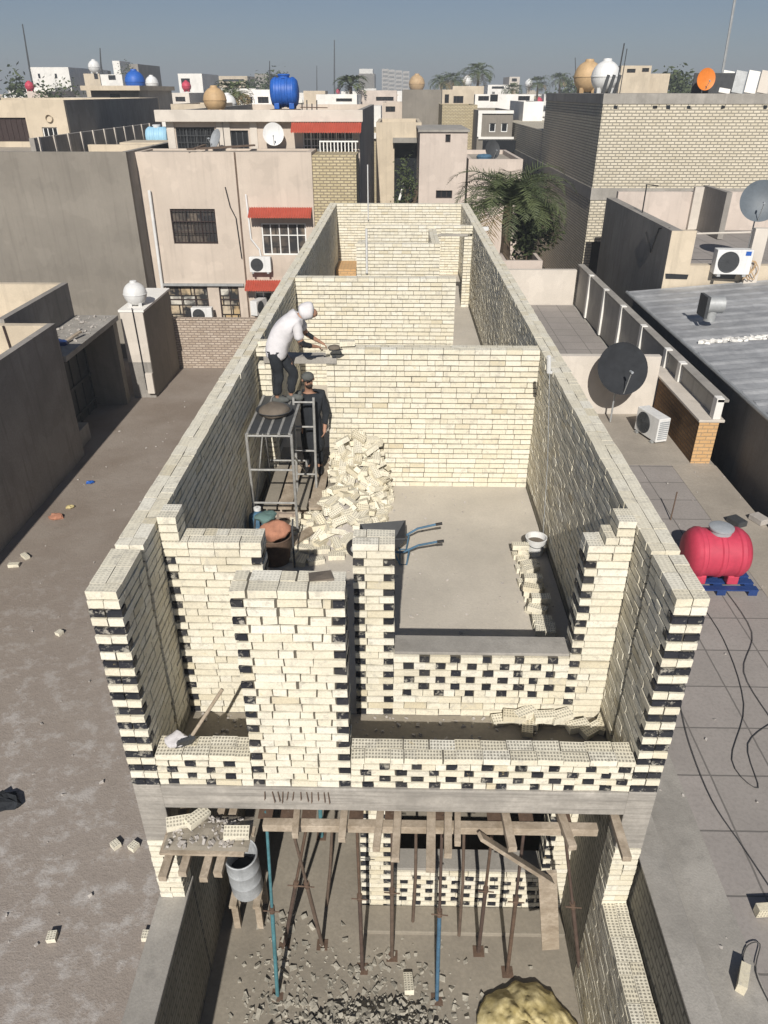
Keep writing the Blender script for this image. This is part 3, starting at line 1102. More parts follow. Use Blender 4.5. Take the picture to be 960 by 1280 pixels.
m.build('dried_mortar', DUSTF, r)
for (x, y, rz, lab) in ((-2.08, 4.60, .3, 'cream brick on the board stage, nearest the left wall'), (-1.92, 4.66, .9, 'cream brick on the board stage, tilted beside the beam'), (-1.5, 4.5, .1, 'cream brick on the board stage, farthest from the left wall')):
    put_brick((x, y, 3.315), (.15, .1, rz), lab, 'bricks on the board stage', 1)
sp = [(rnd.uniform(-2.15, -1.42), rnd.uniform(4.36, 4.68), 3.31, rnd.choice((.012, .02, .03))) for _ in range(110)]
crumbs('brick_crumbs', sp, CEMENT, 'brick crumbs on the board stage')

# grey drum standing in the garage entry
cx, cy, DZ = P(307, 1090, y=5.72).x, 5.72, .60
r = thing('trestle', 'rough timber trestle carrying the grey steel drum', 'trestle', (cx, cy, 0))
for dx in (-.15, .15):
    m = MB(); m.box(cx + dx - .04, cy - .2, .012, cx + dx + .04, cy - .13, DZ - .062, j=.003); m.box(cx + dx - .04, cy + .13, .012, cx + dx + .04, cy + .2, DZ - .062, j=.003); m.box(cx + dx - .045, cy - .26, DZ - .06, cx + dx + .045, cy + .26, DZ - .004, j=.002); m.build('post_frame', WOOD, r)
r = thing('steel_drum', 'open pale grey steel drum raised under the board stage', 'drum', (cx, cy, DZ))
m = MB()
m.lathe([(.01, .02), (.19, .02), (.195, 0), (.20, .03), (.20, .26), (.204, .27), (.20, .28), (.20, .52), (.204, .53), (.20, .54), (.20, .78), (.208, .795), (.20, .81), (.187, .80), (.187, .05), (.01, .05)], 28, (cx, cy, DZ), (R(6), 0, 0))
m.build('barrel', SILVERDR, r, smooth=True)
m = MB()
m.lathe([(.001, .40), (.186, .40)], 24, (cx, cy, DZ), (R(6), 0, 0))
m.build('dark_disc', DARKCL, r)  # dark disc set inside the drum, below its rim

# yellow tarpaulin over a pile
q = P(655, 1275, z=0)
m = MB()
vs, fs = [], []
NR, NA = 26, 72
for a_ in range(NR):
    d = a_ / (NR - 1)
    for c in range(NA):
        t = 2 * math.pi * c / NA
        edge = 1 + .16 * mnoise.noise((math.cos(t) * 1.7, math.sin(t) * 1.7, 4)) + .07 * mnoise.noise((math.cos(t) * 5, math.sin(t) * 5, 9))
        u, v = d * edge * math.cos(t), d * edge * math.sin(t)
        h = .14 * max(0, 1 - d ** 3)
        fold = (.10 * (1 - 2.2 * abs(mnoise.noise((u * 3.1, v * 2.2, 5)))) * .6 + .03 + .05 * abs(mnoise.noise((u * 2.4, v * 2.4, 5))) + .07 * abs(mnoise.noise((u * 5 + v * 2, v * 4, 3))) + .03 * abs(mnoise.noise((u * 12, v * 9, 3)))) * (1 - .6 * d)
        vs.append((q.x + .58 * u, q.y - .14 + .55 * v, .025 + h + fold))
for a_ in range(NR - 1):
    for c in range(NA):
        k, k2 = a_ * NA + c, a_ * NA + (c + 1) % NA
        fs.append((k, k + NA, k2 + NA, k2))
m.add(vs, fs)
o = m.build('tarpaulin', YELCL, None, (q.x, q.y - .12, 0), smooth=True, angle=3)
so = o.modifiers.new('thickness', 'SOLIDIFY'); so.thickness = .01
tag(o, 'crumpled yellow tarpaulin over a pile in the front yard', 'tarpaulin')

# hoe and mortar stained bag on the left part of the balcony
r = thing('hoe', 'short handled hoe leaning over the left balcony parapet', 'hoe', (-1.95, 4.9, 4.16))
m = MB(); m.tube([(-1.93, 4.84, 4.21), (-1.62, 5.10, 4.62)], .017, 8); m.build('handle', WOOD, r, smooth=True)
m = MB(); m.cbox((-1.96, 4.82, 4.21), (.16, .03, .14), (.5, .2, .6)); m.tube([(-1.95, 4.83, 4.2), (-1.90, 4.87, 4.25)], .025, 8); m.build('blade', DARKMET, r)
m = MB()
m.ball((-2.05, 4.86, 4.20), .10, 14, 8, (1.0, .9, .5))
m.v = [v + Vector(mnoise.noise_vector(v * 12)) * .035 for v in m.v]
tag(m.build('cement_bag', WHITECL, None, (-2.05, 4.86, 4.155), smooth=True), 'crumpled pale cement bag on the left balcony parapet beside the hoe', 'bag')

# bucket of mortar by the right wall
q = P(668, 692, z=F)
r = thing('mortar_bucket', 'white stained mortar bucket standing by the right wall of the big room', 'bucket', (q.x, q.y, F + .005))
m = MB(M=Matrix.Translation((q.x, q.y, F + .006)))
m.lathe([(.01, 0), (.115, 0), (.15, .27), (.16, .275), (.16, .285), (.143, .285), (.11, .02), (.01, .02)], 24)
m.build('pail', WHITEPL, r, smooth=True)
m = MB(M=Matrix.Translation((q.x, q.y, F + .006)))
m.lathe([(.001, .2), (.13, .2)], 20)
m.build('mortar', MUD, r)
m = MB(M=Matrix.Translation((q.x, q.y, F + .006)))
m.tube([(.155 * math.cos(t), -.02 - .12 * math.sin(t), .27 - .10 * math.sin(t)) for t in [math.pi * i / 10 for i in range(11)]], .005, 6)
m.build('bail_handle', DARKMET, r, smooth=True)

# wheelbarrow
wb = P(480, 683, z=F)
bx, by = wb.x - .06, 8.86
r = thing('wheelbarrow', 'grey tub wheelbarrow with blue frame behind the middle pier', 'wheelbarrow', (bx, by, F + .005))
M0 = Matrix.Translation((bx + .06, by + .1, F + .006)) @ Matrix.Diagonal((.80, .85, .85, 1))
m = MB(M=M0)
prof = [(-.42, .16, .24), (.34, .28, .30)]
tub = [(-.30, -.17, .25), (.22, -.20, .27), (.22, .20, .27), (-.30, .17, .25), (-.44, -.27, .50), (.40, -.31, .56), (.40, .31, .56), (-.44, .27, .50)]
inn = [(x * .96, y * .94, z + .012) for x, y, z in tub]
m.add(tub + inn, [(0, 3, 2, 1), (0, 1, 5, 4), (1, 2, 6, 5), (2, 3, 7, 6), (3, 0, 4, 7), (8, 9, 10, 11), (8, 12, 13, 9), (9, 13, 14, 10), (10, 14, 15, 11), (11, 15, 12, 8), (4, 5, 13, 12), (5, 6, 14, 13), (6, 7, 15, 14), (7, 4, 12, 15)])
m.build('tub', DARKMET, r)
m = MB(M=M0)
for s in (-1, 1):
    m.tube([(-.50, s * .06, .17), (-.2, s * .16, .22), (.35, s * .24, .26), (.62, s * .27, .42), (.95, s * .28, .50)], .02, 8)
    m.tube([(.18, s * .2, .25), (.3, s * .24, .01), (.42, s * .24, .01), (.46, s * .24, .3)], .016, 8)
m.tube([(.3, -.24, .012), (.3, .24, .012)], .014, 8)
m.build('frame', BLUEMET, r, smooth=True)
m = MB(M=M0)
m.lathe([(.10, -.045), (.165, -.05), (.185, 0), (.165, .05), (.10, .045)], 22, (-.50, 0, .185), (R(90), 0, 0))
w_ = m.build('wheel', BLACKPL, r, smooth=True)
m = MB(M=M0)
m.lathe([(.001, -.03), (.10, -.035), (.10, .035), (.001, .03)], 18, (-.50, 0, .185), (R(90), 0, 0))
m.build('rim', GREYMET, w_)
for s in (-1, 1):
    m = MB(M=M0)
    m.tube([(.95, s * .28, .50), (1.07, s * .285, .52)], .026, 8)
    m.build('grip', BLACKPL, r, smooth=True)

# dark bin with an orange sack, teal rag and blue jerrycan at the left wall
q = P(345, 700, z=F)
r = thing('mixing_tub', 'dark rusty mixing tub by the left wall of the big room', 'tub', (q.x, q.y, F + .005))
M0 = Matrix.Translation((q.x, q.y, F + .006))
m = MB(M=M0)
m.lathe([(.01, 0), (.21, 0), (.25, .42), (.262, .43), (.25, .44), (.235, .43), (.20, .03), (.01, .03)], 24)
m.build('drum', RUSTMET, r, smooth=True)
for s in (-1, 1):
    m = MB(M=M0)
    m.tube([(s * .30, -.2, 0), (s * .27, .0, .5), (s * .27, .12, .62)], .015, 6)
    m.build('stand', DARKMET, r)
m = MB(M=M0)
m.ball((.02, .0, .50), .21, 18, 10, (1.05, .9, .62))
m.v = [v + Vector(mnoise.noise_vector(v * 9)) * .05 for v in m.v]
tag(m.build('sack', ORANGECL, None, (q.x, q.y, F + .42), smooth=True), 'faded orange sack stuffed into the dark mixing tub', 'sack')
m = MB(M=M0)
m.ball((-.12, .12, .66), .14, 16, 9, (1.0, .9, .5))
m.v = [v + Vector(mnoise.noise_vector(v * 11)) * .05 for v in m.v]
tag(m.build('rag', TEALCL, None, (q.x - .12, q.y + .12, F + .6), smooth=True), 'dark teal rag on top of the orange sack', 'rag')
q = P(309, 655, z=F + .3)
r = thing('jerrycan', 'blue plastic jerrycan standing against the left wall of the big room', 'jerrycan', (-2.05, q.y, F + .005))
M0 = Matrix.Translation((-2.06, q.y, F + .006))
m = MB(M=M0); m.lathe([(.01, 0), (.14, 0), (.15, .03), (.15, .38), (.13, .45), (.05, .50), (.05, .54), (.01, .54)], 20); m.build('body', BLUEMET, r, smooth=True)
m = MB(M=M0); m.lathe([(.055, .54), (.055, .58), (.01, .585)], 14); m.build('cap', WHITEPL, r, smooth=True)

# ------------------------------------------------------------------ scaffold
SZ = 5.27
r = thing('scaffold', 'small grey tubular scaffold tower with a mesh deck at the left wall', 'scaffold', (-1.8, 10.2, F + .005))
X0, X1, Y0, Y1 = -2.14, -1.50, 9.5, 10.95


def frame(y, top, rungs):
    m = MB()
    for x in (X0, X1):
        m.tube([(x, y, F + .01), (x, y, top)], .021, 8)
    for z in rungs:
        m.tube([(X0, y, z), (X1, y, z)], .017, 8)
    return m.build('end_frame', SCAFM, r, smooth=True)
frame(Y0, SZ + .02, (SZ - .01, SZ - .55, SZ - 1.1))
frame(Y1, SZ + .02, (SZ - .01, SZ - .55, SZ - 1.1))
for s, x in ((1, X0), (-1, X1)):
    m = MB()
    a, b_ = (F + .35, SZ - .3) if s > 0 else (SZ - .3, F + .35)
    m.tube([(x, Y0, a), (x, Y1, b_)], .012, 6)
    m.build('diagonal_brace', SCAFM, r, smooth=True)
d = MB()
for k in range(5):
    x = X0 + .02 + k * (X1 - X0 - .04) / 4
    d.box(x - .018, Y0 - .03, SZ + .018, x + .018, Y1 + .03, SZ + .045)
d.build('deck_rail', SCAFM, r)
d = MB()
d.box(X0, Y0 + .0, SZ + .022, X1, Y1, SZ + .036)
d.build('deck_sheet', DARKMET, r)
r = thing('ladder', 'pale steel ladder frame standing between the scaffold and the man in black', 'ladder', (-1.43, 10.55, F))
m = MB()
for x in (-1.60, -1.29):
    m.tube([(x, 10.35, F + .01), (x, 10.6, 5.42)], .02, 8)
m.build('side_rail', SCAFM, r, smooth=True)
for k in range(5):
    t = .12 + k * .21
    m = MB()
    m.tube([(-1.60, 10.35 + .25 * t, F + 1.85 * t), (-1.29, 10.35 + .25 * t, F + 1.85 * t)], .016, 8)
    m.build('rung', SCAFM, r, smooth=True)
# low stage the second man stands on
r = thing('plank_stage', 'low stage of dusty planks laid on bricks inside the doorway', 'stage', (-1.5, 10.6, F))
for k in range(5):
    m = MB()
    m.bar((-1.95 + k * .235, 9.75, F + .36), (-1.95 + k * .235, 11.95, F + .365), .2, .04, j=.004)
    m.build('plank', WOOD if k % 2 else DUSTF, r)
for y in (10.0, 11.75):
    m = MB()
    m.box(-2.05, y, F + .006, -.9, y + .12, F + .335, j=.004)
    m.build('brick_support', OLDBR, r)
for (a, b_, w, lab) in (((-2.05, 9.0, F + .05), (-1.2, 9.9, F + .06), .17, 'dusty plank lying on the floor in front of the scaffold, left one'), ((-1.75, 8.9, F + .10), (-1.15, 9.75, F + .11), .15, 'dusty plank lying on the floor in front of the scaffold, right one')):
    timber(a, b_, w, .045, lab, None, WOODD if 'left' in lab else WOOD)
# mortar pan on the deck
q = Vector((-1.83, 10.15, SZ + .045))
r = thing('mortar_pan', 'round pan heaped with brown mortar on the scaffold deck', 'pan', q)
M0 = Matrix.Translation(q)
m = MB(M=M0); m.lathe([(.01, 0), (.17, 0), (.26, .09), (.275, .095), (.265, .10), (.17, .015), (.01, .015)], 24); m.build('pan', DARKMET, r, smooth=True)
m = MB(M=M0); m.ball((0, 0, .07), .235, 20, 10, (1, 1, .42)); m.v = [v + Vector(mnoise.noise_vector(v * 9)) * .02 for v in m.v]; m.build('mortar', MUD, r, smooth=True)
# bricks and a grey block on the top of the unfinished doorway
for (x, y, z, rz, lab) in ((-2.10, 11.33, T - .01, .2, 'cream brick set down on the wall corner left of the stooping mason'), (-.80, 11.33, T - .01, .1, 'cream brick newly laid right of the lintel')):
    put_brick((x, y, z), (0, 0, rz), lab, None, 2)

# ------------------------------------------------------------------ people
def skin_mesh(name, chain, material, parent=None, loc=None, sub=1):
    """chain: list of (id, parent id, point, radius); grows one continuous surface round the skeleton"""
    ids = {c[0]: i for i, c in enumerate(chain)}
    me = bpy.data.meshes.new(name)
    off = WLOC[parent.name] if parent else Vector(loc)
    me.from_pydata([Vector(c[2]) - off for c in chain], [(ids[c[1]], ids[c[0]]) for c in chain if c[1] is not None], [])
    o = bpy.data.objects.new(name, me)
    col.objects.link(o)
    o.modifiers.new('skin', 'SKIN')
    me.skin_vertices.new() if not me.skin_vertices else None
    for i, c in enumerate(chain):
        rr = c[3] if isinstance(c[3], tuple) else (c[3], c[3])
        me.skin_vertices[0].data[i].radius = rr
        me.skin_vertices[0].data[i].use_root = (c[1] is None)
    s = o.modifiers.new('sub', 'SUBSURF')
    s.levels = s.render_levels = sub
    dg = bpy.context.evaluated_depsgraph_get()
    new = bpy.data.meshes.new_from_object(o.evaluated_get(dg))
    new.name = name
    o.modifiers.clear()
    o.data = new
    new.materials.clear()
    new.materials.append(material)
    if material in (WHITECL, DARKCL, GREYCL):
        for v_ in new.vertices:
            wv = v_.co + off
            v_.co += v_.normal * (.018 * mnoise.noise(wv * 8.5) + .009 * mnoise.noise(wv * 19))
    new.shade_smooth()
    WLOC[o.name] = off
    if parent:
        o.parent = parent
    else:
        o.location = loc
    return o


def hand(prefix, wrist, elbow, palm_up=(0, 0, 1), curl=.5):
    """palm, four fingers and a thumb continuing the forearm"""
    w, e = Vector(wrist), Vector(elbow)
    d = (w - e).normalized()
    up = Vector(palm_up)
    sd = d.cross(up).normalized()
    up = sd.cross(d).normalized()
    out = [(prefix + 'palm', prefix + 'wrist', w + d * .055, (.036, .02))]
    for i, (o_, ln) in enumerate(((-.030, .062), (-.010, .072), (.010, .068), (.030, .054))):
        b0 = w + d * .088 + sd * o_
        b1 = b0 + (d * (1 - curl * .4) - up * curl * .6).normalized() * ln * .6
        b2 = b1 + (d * (1 - curl) - up * curl).normalized() * ln * .55
        out += [(prefix + 'k%d' % i, prefix + 'palm', b0, .0095), (prefix + 'm%d' % i, prefix + 'k%d' % i, b1, .0085), (prefix + 't%d' % i, prefix + 'm%d' % i, b2, .007)]
    t0 = w + d * .03 - sd * .036
    t1 = t0 + (d * .7 - sd * .5 - up * .35).normalized() * .04
    out += [(prefix + 'th0', prefix + 'wrist', t0, .011), (prefix + 'th1', prefix + 'th0', t1, .009)]
    return out


def face(root, c, fwd, up, R_, skinm, beard=False):
    """eyes, brows, mouth and ears set into a head centred at c"""
    fwd, up = Vector(fwd).normalized(), Vector(up).normalized()
    sd = fwd.cross(up).normalized()
    for s in (-1, 1):
        m = MB(); m.ball(c + fwd * R_ * .86 + sd * s * R_ * .36 + up * R_ * .05, .012, 8, 6); m.build('eye', DARKGLASS, root, smooth=True)
        m = MB(); m.ball(c + sd * s * R_ * .92, .026, 8, 6, (.6, 1, 1)); m.build('ear', skinm, root, smooth=True)
        m = MB(); m.bar(c + fwd * R_ * .93 + sd * s * R_ * .15 + up * R_ * .25, c + fwd * R_ * .82 + sd * s * R_ * .55 + up * R_ * .23, .008, .008); m.build('eyebrow', HAIRM, root)
    if beard:
        m = MB()
        m.ball(c + fwd * R_ * .42 - up * R_ * .82, R_ * .62, 14, 8, (1, 1, .75))
        m.build('beard', HAIRM, root, smooth=True)
    m = MB(); m.bar(c + fwd * R_ * .95 - sd * R_ * .2 - up * R_ * .48, c + fwd * R_ * .95 + sd * R_ * .2 - up * R_ * .48, .008, .009); m.build('mouth', BROWNPROP, root)

# man in white stooping over the wall: feet on the deck, facing +X and a little to the wall
Z0 = SZ + .045
L1, L2 = Vector((-1.86, 10.62, Z0)), Vector((-1.66, 10.72, Z0))
pel = Vector((-1.83, 10.70, Z0 + .84))
chest = Vector((-1.66, 10.82, Z0 + 1.16))
neck = Vector((-1.44, 10.88, Z0 + 1.30))
headc = Vector((-1.33, 10.92, Z0 + 1.33))
shR, shL = Vector((-1.50, 10.68, Z0 + 1.20)), Vector((-1.52, 11.02, Z0 + 1.22))
elR, elL = Vector((-1.44, 10.68, Z0 + .91)), Vector((-1.42, 11.14, Z0 + .94))
wrR, wrL = Vector((-1.25, 10.88, Z0 + .82)), Vector((-1.22, 11.20, Z0 + .80))
ch = [('pel', None, pel, .10), ('bel', 'pel', pel.lerp(chest, .5), .10), ('chest', 'bel', chest, .11), ('nk', 'chest', neck, .06), ('hd', 'nk', headc, (.085, .095)), ('hd2', 'hd', headc + Vector((.08, .02, -.02)), (.075, .085)), ('nose', 'hd2', headc + Vector((.125, .03, -.05)), .02),
      ('shR', 'chest', shR, .075), ('elR', 'shR', elR, .047), ('rwrist', 'elR', wrR, .030), ('shL', 'chest', shL, .075), ('elL', 'shL', elL, .047), ('lwrist', 'elL', wrL, .030),
      ('hpR', 'pel', pel + Vector((-.02, -.09, -.06)), .10), ('knR', 'hpR', L1 + Vector((.06, .02, .46)), .068), ('anR', 'knR', L1 + Vector((0, 0, .08)), .035), ('toR', 'anR', L1 + Vector((.12, .03, .035)), .022),
      ('hpL', 'pel', pel + Vector((.02, .09, -.06)), .10), ('knL', 'hpL', L2 + Vector((.07, .05, .46)), .068), ('anL', 'knL', L2 + Vector((0, 0, .08)), .035), ('toL', 'anL', L2 + Vector((.12, .03, .035)), .022)]
ch += hand('r', wrR, elR, (0, 0, 1), .6) + hand('l', wrL, elL, (0, 0, 1), .45)
o = skin_mesh('person', ch, SKIN, None, (-1.82, 10.67, Z0))
PR = tag(o, 'stooping mason in a white hooded top and dark trousers on the scaffold deck', 'person')
skin_mesh('white_top', [('a0', None, pel + Vector((-.02, 0, -.20)), .17), ('a', 'a0', pel + Vector((.0, 0, -.03)), .18), ('b', 'a', pel.lerp(chest, .5) + Vector((-.02, 0, .02)), .19), ('c', 'b', chest + Vector((-.01, 0, .02)), .20), ('c2', 'c', chest.lerp(neck, .8) + Vector((0, 0, .01)), .14),
          ('s1', 'c', shR, .095), ('e1', 's1', shR.lerp(elR, .8), .075), ('s2', 'c', shL, .095), ('e2', 's2', shL.lerp(elL, .8), .075)], WHITECL, PR, sub=2)
skin_mesh('hood', [('a', None, neck + Vector((-.05, 0, .01)), .13), ('b', 'a', headc + Vector((-.02, 0, .03)), (.15, .152)), ('c', 'b', headc + Vector((.075, .018, .03)), (.135, .14))], WHITECL, PR, sub=2)
skin_mesh('dark_sleeve', [('a', None, shR.lerp(elR, .65), .058), ('b', 'a', elR, .055), ('c', 'b', elR.lerp(wrR, .75), .042)], DARKCL, PR)
skin_mesh('dark_sleeve', [('a', None, shL.lerp(elL, .65), .058), ('b', 'a', elL, .055), ('c', 'b', elL.lerp(wrL, .75), .042)], DARKCL, PR)
skin_mesh('trousers', [('p', None, pel, .10), ('h1', 'p', pel + Vector((-.02, -.085, -.10)), .112), ('k1', 'h1', L1 + Vector((.06, .02, .46)), .085), ('a1', 'k1', L1 + Vector((0, 0, .12)), .066), ('h2', 'p', pel + Vector((.02, .085, -.10)), .112), ('k2', 'h2', L2 + Vector((.07, .05, .46)), .085), ('a2', 'k2', L2 + Vector((0, 0, .12)), .066)], DARKCL, PR, sub=2)
for L in (L1, L2):
    skin_mesh('shoe', [('a', None, L + Vector((-.08, -.01, .055)), .055), ('b', 'a', L + Vector((.05, .01, .055)), .062), ('c', 'b', L + Vector((.20, .035, .042)), .046)], GREYCL, PR)
face(PR, headc + Vector((.03, .01, -.01)), (.8, .2, -.45), (.45, .1, .85), .095, SKIN)
r = thing('trowel', 'mason trowel loaded with mortar in the right hand of the stooping mason', 'trowel', wrR + Vector((.1, .03, -.03)))
a = wrR + Vector((.075, .025, -.04))
m = MB(); m.tube([a, a + Vector((.10, .03, -.01))], .014, 8); m.build('handle', WOOD, r, smooth=True)
m = MB(M=Matrix.Translation(a + Vector((.12, .035, -.02))) @ Euler((0, .1, .25)).to_matrix().to_4x4()); m.prism([(0, -.07), (.12, -.06), (.22, 0), (.12, .06), (0, .07)], -.004, .004); m.build('blade', DARKMET, r)
m = MB(); m.ball(a + Vector((.2, .055, .0)), .08, 12, 7, (1.2, .9, .5)); m.v = [v + Vector(mnoise.noise_vector(v * 20)) * .012 for v in m.v]; m.build('mortar', MUD, r, smooth=True)

# bearded man in a long black coat on the low stage
Z0 = F + .385
B = Vector((-1.385, 10.98, Z0))
pel = B + Vector((-.02, .0, .90)); chest = B + Vector((-.02, .0, 1.27)); neck = B + Vector((-.02, -.01, 1.46)); headc = B + Vector((-.02, -.03, 1.60))
shR, shL = B + Vector((.19, -.01, 1.37)), B + Vector((-.22, .0, 1.37))
elR, elL = B + Vector((.24, .0, 1.08)), B + Vector((-.32, -.10, 1.10))
wrR, wrL = B + Vector((.22, -.10, .84)), B + Vector((-.34, -.30, 1.02))
ch = [('pel', None, pel, .09), ('bel', 'pel', pel.lerp(chest, .5), .09), ('chest', 'bel', chest, .10), ('nk', 'chest', neck, .058), ('hd', 'nk', headc, (.085, .095)), ('hd2', 'hd', headc + Vector((.01, -.02, .07)), (.08, .085)), ('nose', 'hd', headc + Vector((.03, -.115, -.005)), .02),
      ('shR', 'chest', shR, .068), ('elR', 'shR', elR, .046), ('rwrist', 'elR', wrR, .03), ('shL', 'chest', shL, .068), ('elL', 'shL', elL, .046), ('lwrist', 'elL', wrL, .03)]
for s, k in ((-1, 'L'), (1, 'R')):
    ft = B + Vector((.10 * s, 0, 0))
    ch += [('hp' + k, 'pel', pel + Vector((.085 * s, 0, -.06)), .095), ('kn' + k, 'hp' + k, ft + Vector((0, -.02, .48)), .065), ('an' + k, 'kn' + k, ft + Vector((0, .02, .085)), .042), ('to' + k, 'an' + k, ft + Vector((.02 * s, -.13, .035)), .034)]
ch += hand('r', wrR, elR, (1, 0, 0), .5) + hand('l', wrL, elL, (0, 0, 1), .4)
o = skin_mesh('person', ch, SKIN, None, tuple(B))
PS = tag(o, 'bearded man in a long black coat and grey cap standing by the ladder', 'person')
skin_mesh('coat', [('k', None, B + Vector((.03, .01, .36)), (.25, .20)), ('p', 'k', pel + Vector((.02, 0, 0)), (.22, .18)), ('b', 'p', pel.lerp(chest, .5), (.21, .175)), ('c', 'b', chest, (.215, .18)), ('n', 'c', neck + Vector((0, 0, -.04)), .115),
          ('s1', 'c', shR, .092), ('e1', 's1', elR, .07), ('w1', 'e1', elR.lerp(wrR, .85), .055)], DARKCL, PS, sub=2)
skin_mesh('grey_sleeve', [('s2', None, chest + Vector((-.1, -.03, .06)), .11), ('s3', 's2', shL, .09), ('e2', 's3', elL, .066), ('w2', 'e2', elL.lerp(wrL, .85), .052)], GREYCL, PS, sub=2)
for s in (-1, 1):
    ft = B + Vector((.10 * s, 0, 0))
    skin_mesh('trouser_leg', [('h', None, pel + Vector((.085 * s, 0, -.1)), .10), ('k', 'h', ft + Vector((0, -.02, .48)), .082), ('a', 'k', ft + Vector((0, .02, .12)), .064)], DARKCL, PS)
    skin_mesh('shoe', [('a', None, ft + Vector((0, .08, .055)), .055), ('b', 'a', ft + Vector((.01 * s, -.04, .055)), .062), ('c', 'b', ft + Vector((.02 * s, -.19, .042)), .046)], BLACKPL, PS)
m = MB()
m.ball(headc + Vector((0, .0, .075)), .100, 18, 10, (1, 1.05, .72), rot=(.15, 0, 0))
m.build('knit_cap', GREYCL, PS, smooth=True)
face(PS, headc + Vector((.005, -.01, .03)), (.35, -.9, -.05), (0, 0, 1), .098, SKIN, True)
# ------------------------------------------------------------------ neighbouring buildings
def wall_holes(m, x0, x1, z0, z1, y0, y1, holes):
    xs = sorted({x0, x1, *[min(x1, max(x0, q)) for h in holes for q in h[:2]]})
    zs = sorted({z0, z1, *[min(z1, max(z0, q)) for h in holes for q in h[2:4]]})
    for i in range(len(xs) - 1):
        run = None
        for k in range(len(zs) - 1):
            cx, cz = (xs[i] + xs[i + 1]) / 2, (zs[k] + zs[k + 1]) / 2
            inside = any(h[0] < cx < h[1] and h[2] < cz < h[3] for h in holes)
            if inside:
                if run is not None:
                    m.box(xs[i], y0, run, xs[i + 1], y1, zs[k])
                run = None
            elif run is None:
                run = zs[k]
        if run is not None:
            m.box(xs[i], y0, run, xs[i + 1], y1, zs[-1])
    return m


def window(root, x0, x1, z0, z1, y, fm=None, nx=3, nz=2, glass=None, depth=.12, grille=None, arch=False):
    """recessed window looking towards -Y: frame with pane and grille as its pieces"""
    fm = fm or BROWNMET
    m = MB()
    w = .05
    yy = y + depth
    m.box(x0 + .002, yy - .05, z0 + .002, x0 + w, yy, z1 - .002)
    m.box(x1 - w, yy - .05, z0 + .002, x1 - .002, yy, z1 - .002)
    m.box(x0 + w, yy - .05, z0 + .002, x1 - w, yy, z0 + w)
    m.box(x0 + w, yy - .05, z1 - w, x1 - w, yy, z1 - .002)
    for k in range(1, nx):
        x = x0 + (x1 - x0) * k / nx
        m.box(x - .02, yy - .045, z0 + w, x + .02, yy - .005, z1 - w)
    for k in range(1, nz):
        z = z0 + (z1 - z0) * (.62 if nz == 2 else k / nz)
        m.box(x0 + w, yy - .043, z - .018, x1 - w, yy - .008, z + .018)
    f = m.build('window', fm, root)
    m = MB()
    m.box(x0 + .01, yy - .012, z0 + .01, x1 - .01, yy + .004, z1 - .01)
    m.build('pane', glass or DARKGLASS, f)
    if grille:
        m = MB()
        n = max(3, int((x1 - x0) / .14))
        for k in range(n + 1):
            x = x0 + .03 + (x1 - x0 - .06) * k / n
            m.box(x - .008, y + .01, z0 + .02, x + .008, y + .026, z1 - .02)
        for t in (.05, .35, .65, .95):
            z = z0 + (z1 - z0) * t
            m.box(x0 + .01, y + .004, z - .01, x1 - .01, y + .012, z + .01)
        m.build('grille', grille, f)
    return f


def block(name, label, x0, x1, y0, y1, zt, wm, rm=None, par=.6, holes=(), cat='house', group=None, side=None, z0=0., th=.22):
    """a flat roofed house: front wall with its openings, side and back walls, roof deck below the parapet"""
    r = thing(name, label, cat, ((x0 + x1) / 2, y0, z0), group)
    m = wall_holes(MB(), x0, x1, z0, zt, y0, y0 + th, [h[:4] for h in holes])
    m.build('front_wall', wm, r)
    for xa, xb in ((x0, x0 + th), (x1 - th, x1)):
        m = MB()
        m.box(xa + .001, y0 + th + .001, z0, xb - .001, y1 - th - .001, zt - .002)
        m.build('side_wall', side or wm, r)
    m = MB()
    m.box(x0, y1 - th, z0, x1, y1, zt - .001)
    m.build('back_wall', wm, r)
    m = MB()
    m.box(x0 + th, y0 + th, zt - par - .2, x1 - th, y1 - th, zt - par)
    m.build('roof', rm or ROOFDUST, r)
    for h in holes:
        kw = h[4] if len(h) > 4 else {}
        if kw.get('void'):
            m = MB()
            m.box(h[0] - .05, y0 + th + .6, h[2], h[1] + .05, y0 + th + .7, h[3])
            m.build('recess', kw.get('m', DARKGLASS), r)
        else:
            window(r, h[0], h[1], h[2], h[3], y0, **kw)
    return r


def hp(px0, px1, py0, py1, y, **kw):
    """an opening read off the photograph on the wall plane y"""
    a, b_ = P(px0, py0, y=y), P(px1, py1, y=y)
    return (a.x, b_.x, b_.z, a.z, kw)


def xz(px_, py_, y):
    q = P(px_, py_, y=y)
    return q.x, q.z


def awning(root, x0, x1, y, z, drop=.28, out=.55):
    m = MB()
    n = int((x1 - x0) / .09) * 4
    vs, fs = [], []
    for i in range(n + 1):
        x = x0 + (x1 - x0) * i / n
        w = .022 * math.cos(i / 4 * 2 * math.pi)
        vs += [(x, y - .01, z + w), (x, y - out, z - drop + w), (x, y - out, z - drop - .03 + w), (x, y - .01, z - .03 + w)]
    for i in range(n):
        k = i * 4
        for a_, b_ in ((0, 1), (1, 2), (2, 3), (3, 0)):
            fs.append((k + a_, k + 4 + a_, k + 4 + b_, k + b_))
    fs += [(0, 1, 2, 3), (n * 4 + 3, n * 4 + 2, n * 4 + 1, n * 4)]
    m.add(vs, fs)
    return m.build('awning', REDTILE, root)


def pipe(root, pts, r_=.05, m_=None, name='drain_pipe'):
    return MB().tube(pts, r_, 8).build(name, m_ or WHITEPL, root, smooth=True)

